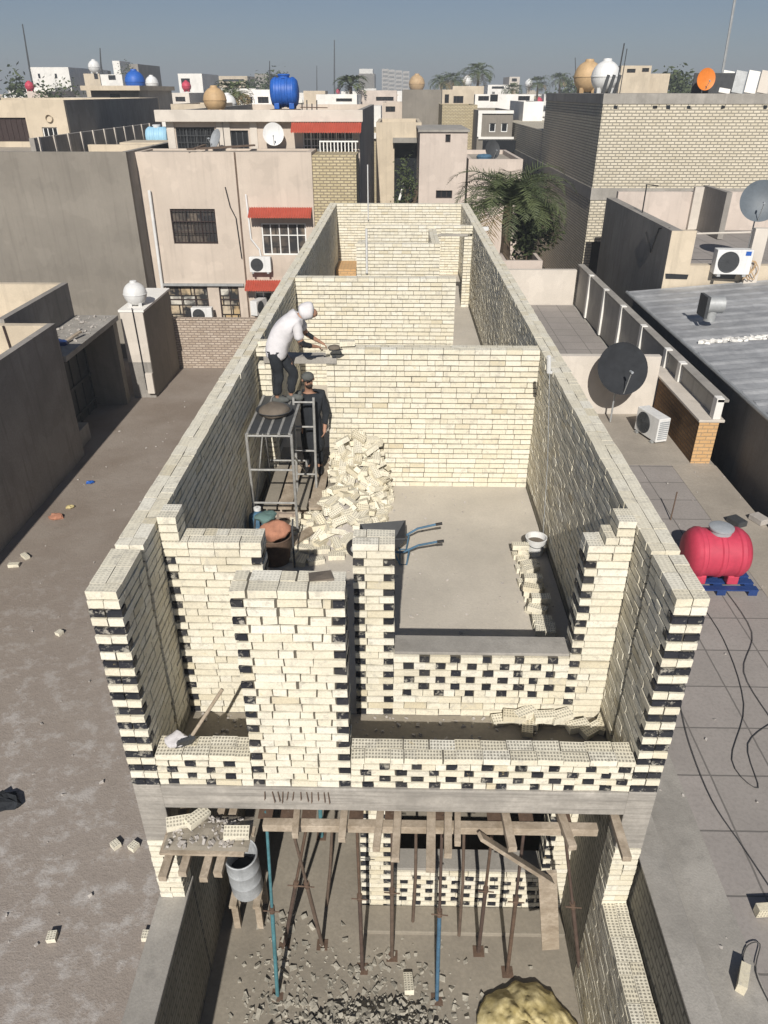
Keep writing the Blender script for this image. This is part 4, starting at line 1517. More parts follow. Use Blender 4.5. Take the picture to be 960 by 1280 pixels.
# ---- grey plastered house on the left
x1, zt = xz(157, 190, 29.0)
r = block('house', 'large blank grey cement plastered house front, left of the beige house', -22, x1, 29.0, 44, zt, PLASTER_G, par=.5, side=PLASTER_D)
GZ = zt
m = MB()
PW = -13.2
m.box(PW - .18, 29.3, zt - .5, PW, 43.5, zt + .42)
m.build('roof_parapet', PLASTER_D, r)
for k in range(11):
    y = 29.6 + k * 1.36
    m = MB()
    m.box(PW + .002, y, zt - .5, PW + .05, y + .14, zt + .45)
    m.build('parapet_post', PALEW, r)
m = MB()
m.box(-12.9, 33.5, zt - .5, -10.2, 33.75, zt - .02)
m.build('roof_kerb', PLASTER_T, r)
m = MB()
m.box(-12.6, 36.5, zt - .5, -10.1, 38.5, zt - .1)
m.build('roof_box', PLASTER_T, r)

# ---- beige plastered house
YB2 = 30.0
xl, zt = xz(166, 190, YB2)
xr, _ = xz(389, 190, YB2)
holes = [hp(212, 273, 261, 305, YB2, fm=BROWNMET, nx=3, nz=2, grille=BROWNMET, glass=REFLECTGLASS), hp(326, 384, 279, 319, YB2, fm=WHITEMET, nx=5, nz=2, grille=None, depth=.1, glass=REFLECTGLASS),
         hp(207, 264, 358, 402, YB2, fm=BROWNMET, nx=3, nz=2, glass=OCHREGLASS), hp(273, 302, 358, 402, YB2, fm=BROWNMET, nx=2, nz=2, glass=OCHREGLASS), hp(318, 352, 365, 402, YB2, fm=WHITEMET, nx=3, nz=2)]
r = block('house', 'beige plastered two storey house with dark grilled windows and red awnings', xl, xr, YB2, 32.0, zt, PLASTER_B, par=.06, holes=holes, side=PLASTER_B)
BEZ = zt
x, _ = xz(293, 190, YB2)
m = MB(); m.box(x - .035, YB2 - .006, 0, x + .035, YB2 + .001, zt); m.build('expansion_joint', WOODD, r)
x, z = xz(312, 259, YB2); x2, _ = xz(390, 259, YB2)
awning(r, x, x2, YB2, z)
x, z = xz(308, 350, YB2); x2, _ = xz(352, 350, YB2)
awning(r, x, x2, YB2, z)
xa, za = xz(186, 238, YB2 - .15); xb, zb = xz(206, 398, YB2 - .15)
pipe(r, [(xa, YB2 - .12, za), ((xa + xb) / 2, YB2 - .12, zb)], .06)
xa, za = xz(307, 243, YB2 - .1)
pipe(r, [(xa, YB2 - .07, za), (xa + .05, YB2 - .07, za - 1.6), (xa + .35, YB2 - .07, za - 2.0), (xa + .4, YB2 - .07, za - 2.4)], .035)
xa, za = xz(281, 234, YB2 - .1)
pipe(r, [(xa, YB2 - .04, za), (xa + .12, YB2 - .04, za - .7), (xa + .3, YB2 - .04, za - 1.1), (xa + .38, YB2 - .04, za - 2.6)], .022, BLACKPL, 'cable')
x, z = xz(207, 356, YB2); x2, _ = xz(302, 356, YB2)
m = MB(); m.box(x - .1, YB2 - .12, z - .02, x2 + .1, YB2 - .002, z + .07); m.build('window_hood', GREYMET, r)

# ---- brick boundary wall at the end of the alley
x1_, z1_ = xz(315, 399, 27.8)
r = thing('boundary_wall', 'low pinkish brick boundary wall closing the end of the alley', 'wall', (-6, 27.8, 0))
m = MB(); m.box(-9.3, 27.8, 0, -2.56, 28.04, z1_ - .06); m.build('brickwork', OLDBR, r)
m = MB(); m.box(-9.31, 27.77, z1_ - .06, -2.55, 28.07, z1_); m.build('coping', OLDBR, r, bevel=.01)


def ac_unit(name, label, loc, rz=0, group='air conditioner units', s=1.):
    r = thing(name, label, 'air conditioner', (0, 0, 0), group)
    m = MB(); m.box(-.42 * s, -.15 * s, .05 * s, .42 * s, .15 * s, .62 * s); m.build('casing', WHITEPL, r, bevel=.015)
    m = MB()
    m.lathe([(.225 * s, -.158 * s), (.245 * s, -.165 * s), (.255 * s, -.158 * s)], 28, (-.12 * s, 0, .335 * s), (0, 0, 0))
    m = MB(M=Matrix.Translation((-.12 * s, -.155 * s, .335 * s)) @ Euler((R(90), 0, 0)).to_matrix().to_4x4())
    m.lathe([(.001, -.002), (.235 * s, -.002)][::-1] + [], 28)
    m.lathe([(.225 * s, 0), (.24 * s, .012), (.25 * s, 0)], 28)
    for rr in (.06, .11, .16, .20):
        m.lathe([(rr * s - .004, .002), (rr * s, .008), (rr * s + .004, .002)], 24)
    for k in range(8):
        t = k * math.pi / 8
        m.bar((-.23 * s * math.cos(t), -.23 * s * math.sin(t), .006), (.23 * s * math.cos(t), .23 * s * math.sin(t), .006), .008, .006)
    m.build('fan_grille', DARKMET, r)
    m = MB()
    for k in range(9):
        m.box(.425 * s, -.12 * s, (.12 + k * .05) * s, .432 * s, .12 * s, (.145 + k * .05) * s)
    m.build('side_louvre', GREYPL, r)
    for x in (-.3, .3):
        m = MB(); m.box((x - .04) * s, -.19 * s, .003, (x + .04) * s, .19 * s, .05 * s); m.build('foot', GREYMET, r)
    r.location = loc
    r.rotation_euler = (0, 0, rz)
    return r
x, z = xz(326, 342, YB2 - .35)
ac_unit('air_conditioner', 'white outdoor air conditioner on the beige house wall below the white window', (x, YB2 - .22, z))
x, z = xz(324, 392, YB2 - .35)
ac_unit('air_conditioner', 'white outdoor air conditioner on its side under the lower red awning', (x, YB2 - .3, z - .05), R(70))
x, z = xz(254, 402, YB2 - .5)
ac_unit('air_conditioner', 'white outdoor air conditioner in front of the lower grilled window, behind the brick wall', (x, YB2 - .45, z - .05))

# ---- house with the red awning behind, blue tank on its roof
Y3 = 32.4
xl, zt = xz(205, 139, Y3)
xr, _ = xz(449, 139, Y3)
holes = [hp(219, 271, 159, 188, Y3, fm=DARKMET, nx=4, nz=1, grille=DARKMET), hp(287, 312, 163, 188, Y3, fm=DARKMET, nx=3, nz=1), hp(378, 442, 164, 192, Y3, fm=WHITEMET, nx=6, nz=1, grille=WHITEMET)]
r = block('house', 'beige house with a concrete roof band and red awning, behind the beige plastered house', xl, xr, Y3, 51, zt, PLASTER_B, par=.3, holes=holes, side=PLASTER_D)  # sides get darker plaster than the front: their shade is painted in
H3 = zt
_, zb = xz(300, 152, Y3)
m = MB(); m.box(xl - .3, Y3 - .35, zb, xr + .15, Y3 - .003, zt + .05); m.build('roof_band', CONC if False else PALEW, r, bevel=.015)
x, z = xz(366, 152, Y3); 
awning(r, x, xr + .1, Y3 - .36, z - .02, .3, .5)
xb0, zb1 = xz(389.5, 194, 30.1)
xbr, _ = xz(445, 194, 30.1)
m = MB(); m.box(xb0, 30.1, 0, xbr, Y3 - .36, zb1); m.build('brick_front', NBRICK2, r)
m = MB()
for k in range(11):
    x = xbr - 1.5 + k * .14
    m.box(x - .02, 31.86, zb1, x + .02, 31.90, zb1 + .36)
m.box(xbr - 1.52, 31.85, zb1 + .34, xbr + .0, 31.91, zb1 + .39)
m.build('balcony_rail', WHITEMET, r)
for px_ in (212, 246 + 28, 282, 316):
    x, z = xz(px_, 150, Y3)
    m = MB(); m.box(x - .14, Y3 - .05, BEZ - .3, x + .14, Y3 - .004, zb); m.build('pilaster', PALEW, r)


def tank_ball(name, label, loc, rad, material, legs=True, group=None):
    r = thing(name, label, 'water tank', loc, group)
    M0 = Matrix.Translation(loc)
    zc = rad * 1.02
    m = MB(M=M0)
    prof = [(max(.001, rad * math.sin(math.pi * i / 16)), zc - rad * math.cos(math.pi * i / 16)) for i in range(17)]
    prof = prof[:8] + [(rad * 1.0, zc - .03 * rad), (rad * 1.035, zc - .03 * rad), (rad * 1.035, zc + .03 * rad), (rad, zc + .03 * rad)] + prof[9:]
    m.lathe(prof, 28)
    m.build('shell', material, r, smooth=True, angle=.5)
    m = MB(M=M0)
    m.lathe([(.001, zc + rad * 1.12), (rad * .28, zc + rad * 1.10), (rad * .32, zc + rad * 1.0), (rad * .32, zc + rad * .9)], 20)
    m.build('lid', material, r, smooth=True)
    if legs:
        for k in range(4):
            t = math.pi / 4 + k * math.pi / 2
            m = MB(M=M0)
            m.cbox((rad * .62 * math.cos(t), rad * .62 * math.sin(t), rad * .16), (rad * .22, rad * .22, rad * .34), (0, 0, t))
            m.build('leg', material, r)
    return r


def tank_barrel(name, label, loc, rad, L, material, lidm, rz=0, ribs=4, group=None):
    """horizontal ribbed water tank on saddle feet, its axis along local x"""
    r = thing(name, label, 'water tank', (0, 0, 0), group)
    Mx = Matrix.Translation((0, 0, rad * 1.12)) @ Euler((0, R(90), 0)).to_matrix().to_4x4()
    prof = [(.001, -L / 2), (rad * .45, -L / 2 + .01), (rad * .82, -L / 2 + .05 * L), (rad * .97, -L / 2 + .12 * L)]
    for k in range(ribs):
        z = -L / 2 + L * (.2 + .6 * k / (ribs - 1))
        prof += [(rad * .985, z - .05 * L), (rad * 1.03, z - .03 * L), (rad * 1.03, z + .03 * L), (rad * .985, z + .05 * L)]
    prof += [(rad * .97, L / 2 - .12 * L), (rad * .82, L / 2 - .05 * L), (rad * .45, L / 2 - .01), (.001, L / 2)]
    m = MB(M=Mx)
    m.lathe(prof, 36)
    m.build('shell', material, r, smooth=True, angle=.6)
    m = MB()
    m.lathe([(rad * .42, rad * 2.05), (rad * .42, rad * 2.22), (rad * .48, rad * 2.23), (rad * .48, rad * 2.30), (rad * .38, rad * 2.34), (.001, rad * 2.35)], 24)
    m.build('lid', lidm, r, smooth=True, angle=.5)
    for x in (-.26 * L, .26 * L):
        for y in (-.55 * rad, .55 * rad):
            m = MB()
            m.box(x - .09 * L, y - .18 * rad, 0.004, x + .09 * L, y + .18 * rad, rad * .42)
            m.build('foot', material, r, bevel=.02)
    r.location = loc
    r.rotation_euler = (0, 0, rz)
    return r


def dish(label, loc, rad, az, el, dm, mast=.5, group='satellite dishes', off=.0):
    """satellite dish: az is the compass turn about z (0 looks to -Y), el its upward tilt"""
    r = thing('satellite_dish', label, 'satellite dish', (0, 0, 0), group)
    m = MB()
    m.tube([(0, .10, .004), (0, .10, mast)], .022, 8)
    m.tube([(0, .10, mast), (0, .02, mast + .02)], .03, 8)
    m.build('mast', GREYMET, r, smooth=True)
    Mx = Matrix.Translation((0, 0, mast)) @ Euler((R(90) - el, 0, 0)).to_matrix().to_4x4()
    m = MB(M=Mx)
    N = 9
    prof = [(max(.001, rad * i / N), rad * .18 * (i / N) ** 2) for i in range(N + 1)]
    m.lathe(prof + [(rad * 1.015, rad * .185)] + [(max(.001, rad * i / N), rad * .18 * (i / N) ** 2 - .012) for i in range(N, -1, -1)], 36)
    m.build('reflector', dm, r, smooth=True, angle=.6)
    m = MB(M=Mx)
    tip = (0, -rad * .25, rad * .95)
    m.tube([(0, -rad * .97, rad * .16), tip], .012, 6)
    m.build('feed_arm', GREYMET, r, smooth=True)
    m = MB(M=Mx)
    m.tube([(0, -rad * .28, rad * 1.0), (0, -rad * .2, rad * .82)], .03, 8)
    m.build('receiver', GREYPL, r, smooth=True)
    r.location = loc
    r.rotation_euler = (0, 0, az)
    return r
x, z = xz(270, 138, Y3 + 1.0)
tank_ball('water_tank', 'tan ball shaped water tank on the roof edge, left of the blue tank', (x, Y3 + 1.0, H3 - .10), .46, TANPL)
x, _ = xz(356, 120, Y3 + 1.1)
r = thing('tank_stand', 'low steel stand under the blue tank', 'stand', (x, Y3 + 1.1, H3 - .3))
m = MB()
for dx in (-.5, .5):
    m.box(x + dx - .06, Y3 + .65, H3 - .296, x + dx + .06, Y3 + 1.55, H3 - .06)
m.box(x - .56, Y3 + .6, H3 - .06, x + .56, Y3 + 1.6, H3 + .05)
m.build('frame', RUSTMET, r)
tank_barrel('water_tank', 'large royal blue ribbed water tank on a steel stand', (x, Y3 + 1.1, H3 + .055), .52, 1.14, BLUEPL, BLUEPL)
x, z = xz(341, 168, Y3 - .6)
dish('white satellite dish on the wall between the windows of the red awning house', (x, Y3 - .45, z - .45), .40, R(8), R(8), WHITEPL, .45)
x, z = xz(271, 178, 31.4)
dish('grey satellite dish on the beige house roof among the timber scraps', (x, 31.4, BEZ - .05), .36, R(-50), R(22), GREYPL, .4)
for (p, q, lab) in (((234, 187), (318, 178), 'dark plank lying across the roof edge of the beige house, longest of the scraps'), ((250, 186), (300, 183), 'dark plank on the roof edge of the beige house, shorter one'), ((243, 199), (256, 180), 'dark stick hanging over the roof edge of the beige house')):
    a, b_ = P(p[0], p[1], z=BEZ + .1), P(q[0], q[1], z=BEZ + .14)
    a.y, b_.y = max(29.9, min(a.y, 31.2)), max(29.9, min(b_.y, 31.6))
    a.x, b_.x = P(p[0], p[1], y=a.y).x, P(q[0], q[1], y=b_.y).x
    timber(a, b_, .12, .06, lab, None, WOODD)

# ---- low buildings along the left side of the alley
XA = -9.4
r = thing('garage_house', 'dark cement walled garage with a tan parapet, nearest on the left of the alley', 'house', (-12.5, 8, 0))
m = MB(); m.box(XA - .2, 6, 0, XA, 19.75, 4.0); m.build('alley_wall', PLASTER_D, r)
m = MB(); m.box(-18, 19.5, 0, XA - .202, 19.75, 3.998); m.build('back_wall', PLASTER_T, r)
m = MB(); m.box(-18, 6.2, 2.5, XA - .202, 19.498, 2.7); m.build('roof', ROOFDUST, r)
m = MB(); m.box(-14.4, 10, 2.7, -13.9, 19.4, 3.9); m.build('partition', PLASTER_T, r)
m = MB()
m.tube([(-12.6, 19.46, 3.95), (-11.9, 19.45, 3.5), (-11.5, 19.45, 3.25), (-10.6, 19.46, 3.15)], .015, 5)
m.build('cable', BLACKPL, r)
m = MB()
m.tube([(-10.7, 19.46, 4.0), (-10.65, 19.46, 3.3)], .03, 6)
m.build('stain_pipe', BROWNMET, r)
XL2 = -10.8
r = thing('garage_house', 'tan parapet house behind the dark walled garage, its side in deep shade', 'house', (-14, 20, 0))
m = MB(); m.box(XL2 - .2, 19.76, 0, XL2, 24.2, 4.1); m.build('side_wall', PLASTER_D, r)  # shade of this side painted in with a darker plaster
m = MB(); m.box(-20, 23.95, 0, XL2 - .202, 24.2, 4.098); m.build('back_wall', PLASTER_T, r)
m = MB(); m.box(-20, 19.76, 2.6, XL2 - .202, 23.94, 2.8); m.build('roof', ROOFDUST, r)
r = thing('gate_porch', 'small porch with a debris covered slab over a dark iron gate in the alley', 'porch', (XA - .7, 22, 0))
m = MB(); m.box(XL2 + .01, 19.9, 2.86, XA + .02, 24.3, 3.02); m.build('canopy_slab', CONC, r, bevel=.01)
m = MB(); m.box(XL2 + .02, 23.9, 0, XA - .05, 24.25, 2.858); m.build('pier', PLASTER_G, r)
m = MB(); m.box(XL2 + .3, 20.3, 0.02, XL2 + .36, 23.6, 2.4)
for k in range(6):
    m.box(XL2 + .36, 20.3 + k * .64, 0.02, XL2 + .40, 20.38 + k * .64, 2.4)
for z in (.3, 1.2, 2.2):
    m.box(XL2 + .40, 20.3, z, XL2 + .43, 23.6, z + .08)
m.build('gate', DARKMET, r)
m = MB(); m.box(XL2 + .02, 20.0, .01, XA - .25, 21.0, .55); m.build('step', CONC, r, bevel=.02)
sp = [(rnd.uniform(XL2 + .1, XA - .1), rnd.uniform(20.2, 24.1), 3.02, rnd.choice((.02, .03, .04, .07))) for _ in range(90)]
crumbs('roof_debris', sp, CEMENT, 'debris and rags heaped on the porch slab')
m = MB(); q = Vector((-10.1, 21.0, 3.05)); m.ball(q, .28, 14, 8, (1.3, .9, .4)); m.v = [v + Vector(mnoise.noise_vector(v * 7)) * .09 for v in m.v]
tag(m.build('tarpaulin', NAVYPL, None, tuple(q), smooth=True), 'dark blue crumpled tarpaulin on the porch slab', 'tarpaulin')
m = MB(); a = Vector((-9.9, 20.9, 3.06)); m.bar(a, a + Vector((.25, .9, .12)), .1, .05)
tag(m.build('timber_plank', WOOD, None, tuple(a)), 'pale board lying on the blue tarpaulin on the porch slab', 'plank')
r = thing('tank_plinth', 'white painted masonry plinth under the white ball tank at the alley corner', 'plinth', (-9.0, 24.7, 0))
m = MB(); m.box(-9.42, 24.6, 0, -8.62, 27.75, 3.05); m.build('wall', OLDBR if False else PLASTER_G, r)
m = MB(); m.box(-9.415, 24.57, 1.3, -8.63, 24.598, 3.045); m.build('white_panel', PALEW, r)
m = MB(); m.box(-9.415, 24.57, .0, -8.63, 24.598, 1.295); m.build('painted_shadow_panel', PLASTER_D, r)  # shadow on the lower plinth front, painted as a darker panel
m = MB(); m.box(-9.45, 24.55, 3.05, -8.58, 27.78, 3.12); m.build('cap', WHITEP, r)
pipe(r, [(-8.95, 24.53, 3.2), (-8.93, 24.53, 2.2), (-8.9, 24.53, .3)], .02, BLACKPL, 'cable')
tank_ball('water_tank', 'white ball shaped water tank on the plinth in the alley', (-9.0, 25.2, 3.125), .39, WHITEPL)
m = MB(); m.box(-8.85, 24.40, .2, -8.60, 24.545, .95)
tag(m.build('meter_box', PALEW, None, (-8.72, 24.47, .2), bevel=.02), 'pale meter box low on the dark side of the white plinth', 'box')

# ---- neighbour's terrace on the right
TZ = 2.5
r = thing('terrace_house', 'single storey house with a grey tiled roof terrace beside the unfinished house', 'house', (4.7, 5, 0))
m = MB(); m.box(2.56, -1, 0, 6.9, 28.3, TZ - .05); m.build('walls', CONC, r)
m = MB(); m.box(2.83, -1, TZ - .048, 5.95, 14.30, TZ); m.build('tiled_floor', TILES, r)
m = MB(); m.box(5.953, -1, TZ - .048, 6.9, 14.30, TZ + .003); m.build('edge_strip', CEMENT if False else ROOFDUST, r)
m = MB(); m.box(2.57, 14.303, TZ - .048, 6.88, 17.18, TZ + .006); m.build('concrete_floor', ROOFDUST, r)
m = MB(); m.box(2.57, 17.40, TZ - .048, 6.6, 28.0, TZ + .002); m.build('tiled_floor', TILES, r)
m = MB(); m.box(2.54, -1, 0, 2.80, 4.9, 2.64); m.box(2.54, 4.9, 0, 2.80, 17, 2.62); m.build('kerb_wall', LOWBR, r)
m = MB(); m.box(2.535, -1, 2.64, 2.82, 16.9, 2.67); m.build('kerb_coping', CONC, r, bevel=.008)
m = MB(); m.box(2.83, -1, TZ, 3.35, 14.2, TZ + .012); m.build('cement_skirting', CONC, r)
z1_ = P(700, 445, y=17.2).z
m = MB(); m.box(2.52, 17.2, TZ - .05, 6.36, 17.38, z1_); m.build('white_partition', PALEW, r)
z2_ = P(690, 337, y=28.1).z
m = MB(); m.box(2.52, 28.02, TZ - .05, 6.62, 28.25, z2_); m.build('white_partition', PALEW, r)
pw = 6.65
m = MB(); m.box(pw - .26, 14.42, TZ, pw + .14, 17.195, 3.46); m.build('shade_toned_brick_wall', ORBRICK, r)  # shade is in this brick colour; the end piece has the lit tone
m = MB(); m.box(pw - .264, 14.40, TZ, pw + .144, 14.418, 3.46); m.build('brick_wall_end', ORBRICK2, r)
m = MB(); m.box(pw - .29, 14.38, 3.462, pw + .25, 17.9, 3.52); m.build('wall_coping', PALEW, r, bevel=.01)
m = MB(); m.box(pw + .06, 17.9, TZ, pw + .2, 28.2, 3.9); m.build('parapet_panel', PANELG, r)
m = MB(); m.box(pw + .09, 14.45, 3.52, pw + .17, 17.88, 3.9); m.build('parapet_panel', PANELG, r)
for k in range(7):
    y = 14.42 + k * 2.28 if k < 2 else 17.75 + (k - 2) * 2.1
    z0_ = 3.52 if y < 17.5 else TZ
    m = MB(); m.box(pw - .0, y, z0_, pw + .16, y + .2, 3.98); m.build('parapet_post', WHITEP, r, bevel=.01)
m = MB(); m.box(pw + .02, 14.42, 3.905, pw + .25, 28.2, 3.96); m.build('parapet_coping', CONC, r)
m = MB(); m.tube([(3.6, 17.19, 2.6), (3.6, 17.15, 3.5), (3.7, 17.15, 3.62)], .02, 6); m.tube([(3.3, 17.17, 3.0), (4.6, 17.17, 2.72)], .008, 5); m.build('cable', GREYPL, r)
q = P(776, 462, y=16.55)
dish('large dark grey satellite dish in front of the white terrace partition', (q.x, 16.55, TZ + .01), .60, R(8), R(27), DISHBLACK, q.z - TZ)
q = P(815, 551, z=TZ)
ac_unit('air_conditioner', 'white outdoor air conditioner standing on the terrace beside the shade-darkened brick wall', (q.x, q.y + .2, TZ + .01), R(-72))
q = P(898, 740, z=TZ)
r = thing('pallet', 'navy blue plastic pallet under the red water tank', 'pallet', (q.x + .0, q.y + .35, TZ))
m = MB(M=Matrix.Translation((q.x, q.y + .35, TZ)))
for k in range(5):
    m.box(-.58, -.45 + k * .195, .09, .58, -.33 + k * .195, .115)
m.build('deck', NAVYPL, r)
for dx in (-.5, 0, .5):
    m = MB(M=Matrix.Translation((q.x, q.y + .35, TZ))); m.box(dx - .07, -.45, .004, dx + .07, .45, .088); m.build('runner', NAVYPL, r)
tank_barrel('water_tank', 'crimson plastic water tank with a grey lid on a blue pallet', (q.x - .06, q.y + .32, TZ + .118), .40, 1.0, REDPL, GREYPL, 0, 3)
cabs = [[(869, 745), (905, 800), (930, 880), (915, 950), (948, 985), (935, 930), (970, 900)], [(905, 735), (940, 790), (930, 840), (965, 900)], [(850, 880), (862, 930), (890, 1000), (930, 1060), (970, 1120)], [(925, 1225), (932, 1185), (950, 1180), (945, 1215), (965, 1260)]]
for i, c in enumerate(cabs):
    pts = [P(a, b_, z=TZ + .015 + .004 * i) for a, b_ in c]
    sm = []
    for k in range(len(pts) - 1):
        p0, p1, p2, p3 = pts[max(k - 1, 0)], pts[k], pts[k + 1], pts[min(k + 2, len(pts) - 1)]
        for t in (0, .2, .4, .6, .8):
            sm.append(.5 * ((2 * p1) + (p2 - p0) * t + (2 * p0 - 5 * p1 + 4 * p2 - p3) * t * t + (3 * p1 - p0 - 3 * p2 + p3) * t ** 3))
    sm.append(pts[-1])
    tag(MB().tube(sm, .0055, 5).build('cable', CABLEM, None, tuple(pts[0])), ('black cable running from under the red tank over the terrace', 'black cable beside the red tank curving to the right edge', 'black cable crossing the terrace lower down past the striped wall end', 'loop of black cable by the perforated brick on the terrace')[i], 'cable')
sp = [(rnd.uniform(3, 7), rnd.uniform(2, 14), TZ + .004, rnd.choice((.012, .02, .03))) for _ in range(90)]
crumbs('terrace_crumbs', sp, CEMENT, 'white crumbs scattered over the tiled terrace')
m = MB(); q = P(838, 650, z=TZ); m.tube([q, q + Vector((.05, .1, .55))], .012, 6)
tag(m.build('steel_rod', RUSTMET, None, tuple(q)), 'thin steel rod standing up from the terrace behind the red tank', 'rod')
for (px_, py_, lab) in ((920, 655, 'dark little drain block at the terrace edge, nearer to the tank'), (948, 652, 'pale little block on the terrace edge strip')):
    q = P(px_, py_, z=TZ)
    m = MB(); m.cbox(q + Vector((0, 0, .06)), (.22, .3, .11), (0, 0, .4))
    tag(m.build('drain_block', DARKMET if 'dark' in lab else CEMENT, None, tuple(q), bevel=.01), lab, 'block')

# ---- dark building with a sheet metal roof
r = thing('workshop', 'dark walled building with a weathered sheet metal roof at the right', 'building', (11, 14, 0))
m = MB(); m.box(7.35, 8, 0, 16, 23.2, 3.95); m.build('walls', PLASTER_D, r)
m = MB()
n = 150
vs, fs = [], []
xa, xb, ya, yb = 7.2, 16.5, 7.6, 23.4
for i in range(n + 1):
    y = ya + (yb - ya) * i / n
    rz_ = .028 if i % 6 in (0, 1) else 0
    for (x, z) in ((xa, 4.02), (xa + .0, 4.06), (xa + 4.6, 4.45), (xb, 4.9)):
        vs.append((x, y, z + rz_ + .015 * mnoise.noise((x * 1.3, y * 1.3, 0))))
for i in range(n):
    for k in range(3):
        a = i * 4 + k
        fs.append((a, a + 4, a + 5, a + 1))
m.add(vs, fs)
m.build('metal_roof', ROOFSHEET, r)
m = MB(); m.tube([(7.17, 7.6, 4.03), (7.17, 23.4, 4.06)], .05, 8); m.build('gutter', GREYMET, r)
m = MB()
for k in range(34):
    q = Vector((7.5 + k * .06, 17.9 + rnd.uniform(-.1, .1), 4.10 + .03 + k * .0052))
    m.cbox(q, (.1, rnd.uniform(.08, .26), .06), (0, 0, rnd.uniform(0, 3)), 0, .02)
m.build('foam_seal', WHITEP, r)
q = P(888, 402, z=4.3)
r = thing('roof_vent', 'round galvanised roof vent cowl on the sheet metal roof', 'vent', q)
m = MB(); m.tube([q + Vector((0, .1, 0)), q + Vector((0, .1, .45))], .15, 14); m.build('stack', GREYMET, r, smooth=True)
m = MB(); m.tube([q + Vector((-.18, .1, .42)), q + Vector((.26, .1, .42))], .22, 18); m.build('cowl', GREYMET, r, smooth=True)
m = MB(); m.box(q.x - .26, q.y - .17, q.z + .12, q.x - .18, q.y + .37, q.z + .66); m.build('flange', DARKMET, r, smooth=True)

# ---- concrete roof terrace house behind it
x0_ = 8.25
r = thing('terrace_house', 'beige house with a sunken roof terrace and an air conditioner on its ledge', 'house', (12, 24, 0))
zt = P(830, 285, y=24.0).z
zb_ = P(830, 345, y=24.0).z
m = MB(); m.box(x0_, 23.5, 0, x0_ + .35, 31.5, zt); m.build('side_wall', PLASTER_D, r)  # left face coloured darker to stand for its shade
m = MB(); m.box(x0_ + .002, 23.48, 0, x0_ + .75, 23.75, zt - .003); m.build('front_pier', PLASTER_T, r)
zl = P(880, 331, y=23.6).z
m = MB(); m.box(x0_ + .752, 23.5, 0, 15, 23.8, zl); m.build('front_ledge', PLASTER_T, r)
m = MB(); m.box(x0_ + .36, 23.82, zl - .3, 15, 31.0, zl - .12); m.build('terrace_floor', TILES, r)
zbk = P(850, 240, y=31.2).z
m = MB(); m.box(x0_ + .352, 31.2, 0, 16, 31.45, zbk); m.build('back_wall', PLASTER_P, r)
xq, _ = xz(893, 270, 29.5); xq2, _ = xz(912, 270, 29.5)
m = MB(); m.box(xq, 28.8, zl - .1, xq + .2, 31.19, zbk + .25); m.build('partition', PLASTER_D, r)
m = MB(); m.box(xq - .35, 31.0, zl - .1, xq - .002, 31.19, zbk + .2); m.build('pier', PALEW, r)
m = MB(); m.tube([(x0_ + .8, 23.6, P(836, 292, y=23.6).z), (P(950, 290, y=23.6).x, 23.6, P(950, 290, y=23.6).z)], .03, 6); m.build('rail', PALEW, r)
xq3, _ = xz(940, 300, 23.4)
m = MB(); m.box(xq3, 23.3, 0, xq3 + .4, 23.52, P(945, 285, y=23.4).z); m.build('pier', PALEW, r)
m = MB()
for (a, b_) in ((846, 345), (905, 345)):
    q = P(a, b_, y=23.47)
    m.cbox((q.x, 23.49, q.z - .02), (.7, .05, .14), (0, .02, 0), 0, .02)
m.build('broken_opening', DARKGLASS, r)
m = MB(); m.tube([(x0_ + .1, 24, zt), (x0_ - .03, 24.6, zt - .1), (x0_ - .03, 25, zt - .9), (x0_ - .03, 25.8, zt - .4)], .02, 5); m.tube([(x0_ + .2, 27.3, zt), (x0_ + .2, 27.3, zt + .9), (x0_ + .6, 27.3, zt + .85)], .025, 5); m.build('cable', BLACKPL, r)
q = P(912, 344, y=23.2)
ac_unit('air_conditioner', 'large white air conditioner with a blue sticker on the beige ledge at the right', (q.x, 23.28, q.z - .02), R(-4), s=1.25)
last_ac = [o for o in bpy.data.objects if o.get('label', '').startswith('large white air conditioner')][0]
m = MB(); m.box(.30, -.196, .62, .46, -.189, .74); st = m.build('sticker', BLUEPL, None); st.parent = last_ac
q = P(950, 252, y=24.5)
dish('blue grey satellite dish at the right edge above the large air conditioner', (q.x, 24.5, zl - .1), .60, R(-12), R(18), mat('slate_grey_paint', (.10, .12, .14), .5, .15, 3, .05, 30), q.z - zl + .1)
q = P(920, 352, y=23.0)
m = MB()
pts = []
for k in range(60):
    t = k * .55
    pts.append(P(931, 340, y=23.2) + Vector((.16 * math.cos(t) + .004 * k, .0, .28 * math.sin(t * .7) + .05)))
m.tube(pts, .014, 5)
tag(m.build('coiled_hose', TANPL, None, tuple(pts[0])), 'tangled tan hoses beside the large air conditioner', 'hose')

# ---- big cream brick building
XB = 8.35
YB_ = 34.5
r = thing('brick_building', 'tall cream brick building with grey concrete bands at the right', 'building', (15, YB_, 0))
zt = P(850, 117, y=YB_).z
zc = P(850, 130, y=YB_).z
zm0, zm1 = P(760, 250, y=YB_).z, P(760, 235, y=YB_).z
m = MB(); m.box(XB, YB_, 0, 30, 48, zm0); m.build('lower_walls', NBRICK, r)
m = MB(); m.box(XB - .03, YB_ - .03, zm0 + .001, 30, 48, zm1); m.build('floor_band', CONC, r)
m = MB(); m.box(XB, YB_, zm1 + .001, 30, 47.98, zc); m.build('upper_walls', NBRICK, r)
m = MB(); m.box(XB - .03, YB_ - .03, zc + .001, 30, 48, zt); m.build('parapet_band', CONC, r)
for px_ in (770, 819, 836, 862, 904, 957):
    q = P(px_, 132, y=YB_)
    m = MB(); m.cbox((q.x, YB_ - .001, zc - .11), (.16, .02, .12), (0, 0, 0), 0, .02); m.build('putlog_hole', DARKGLASS, r)
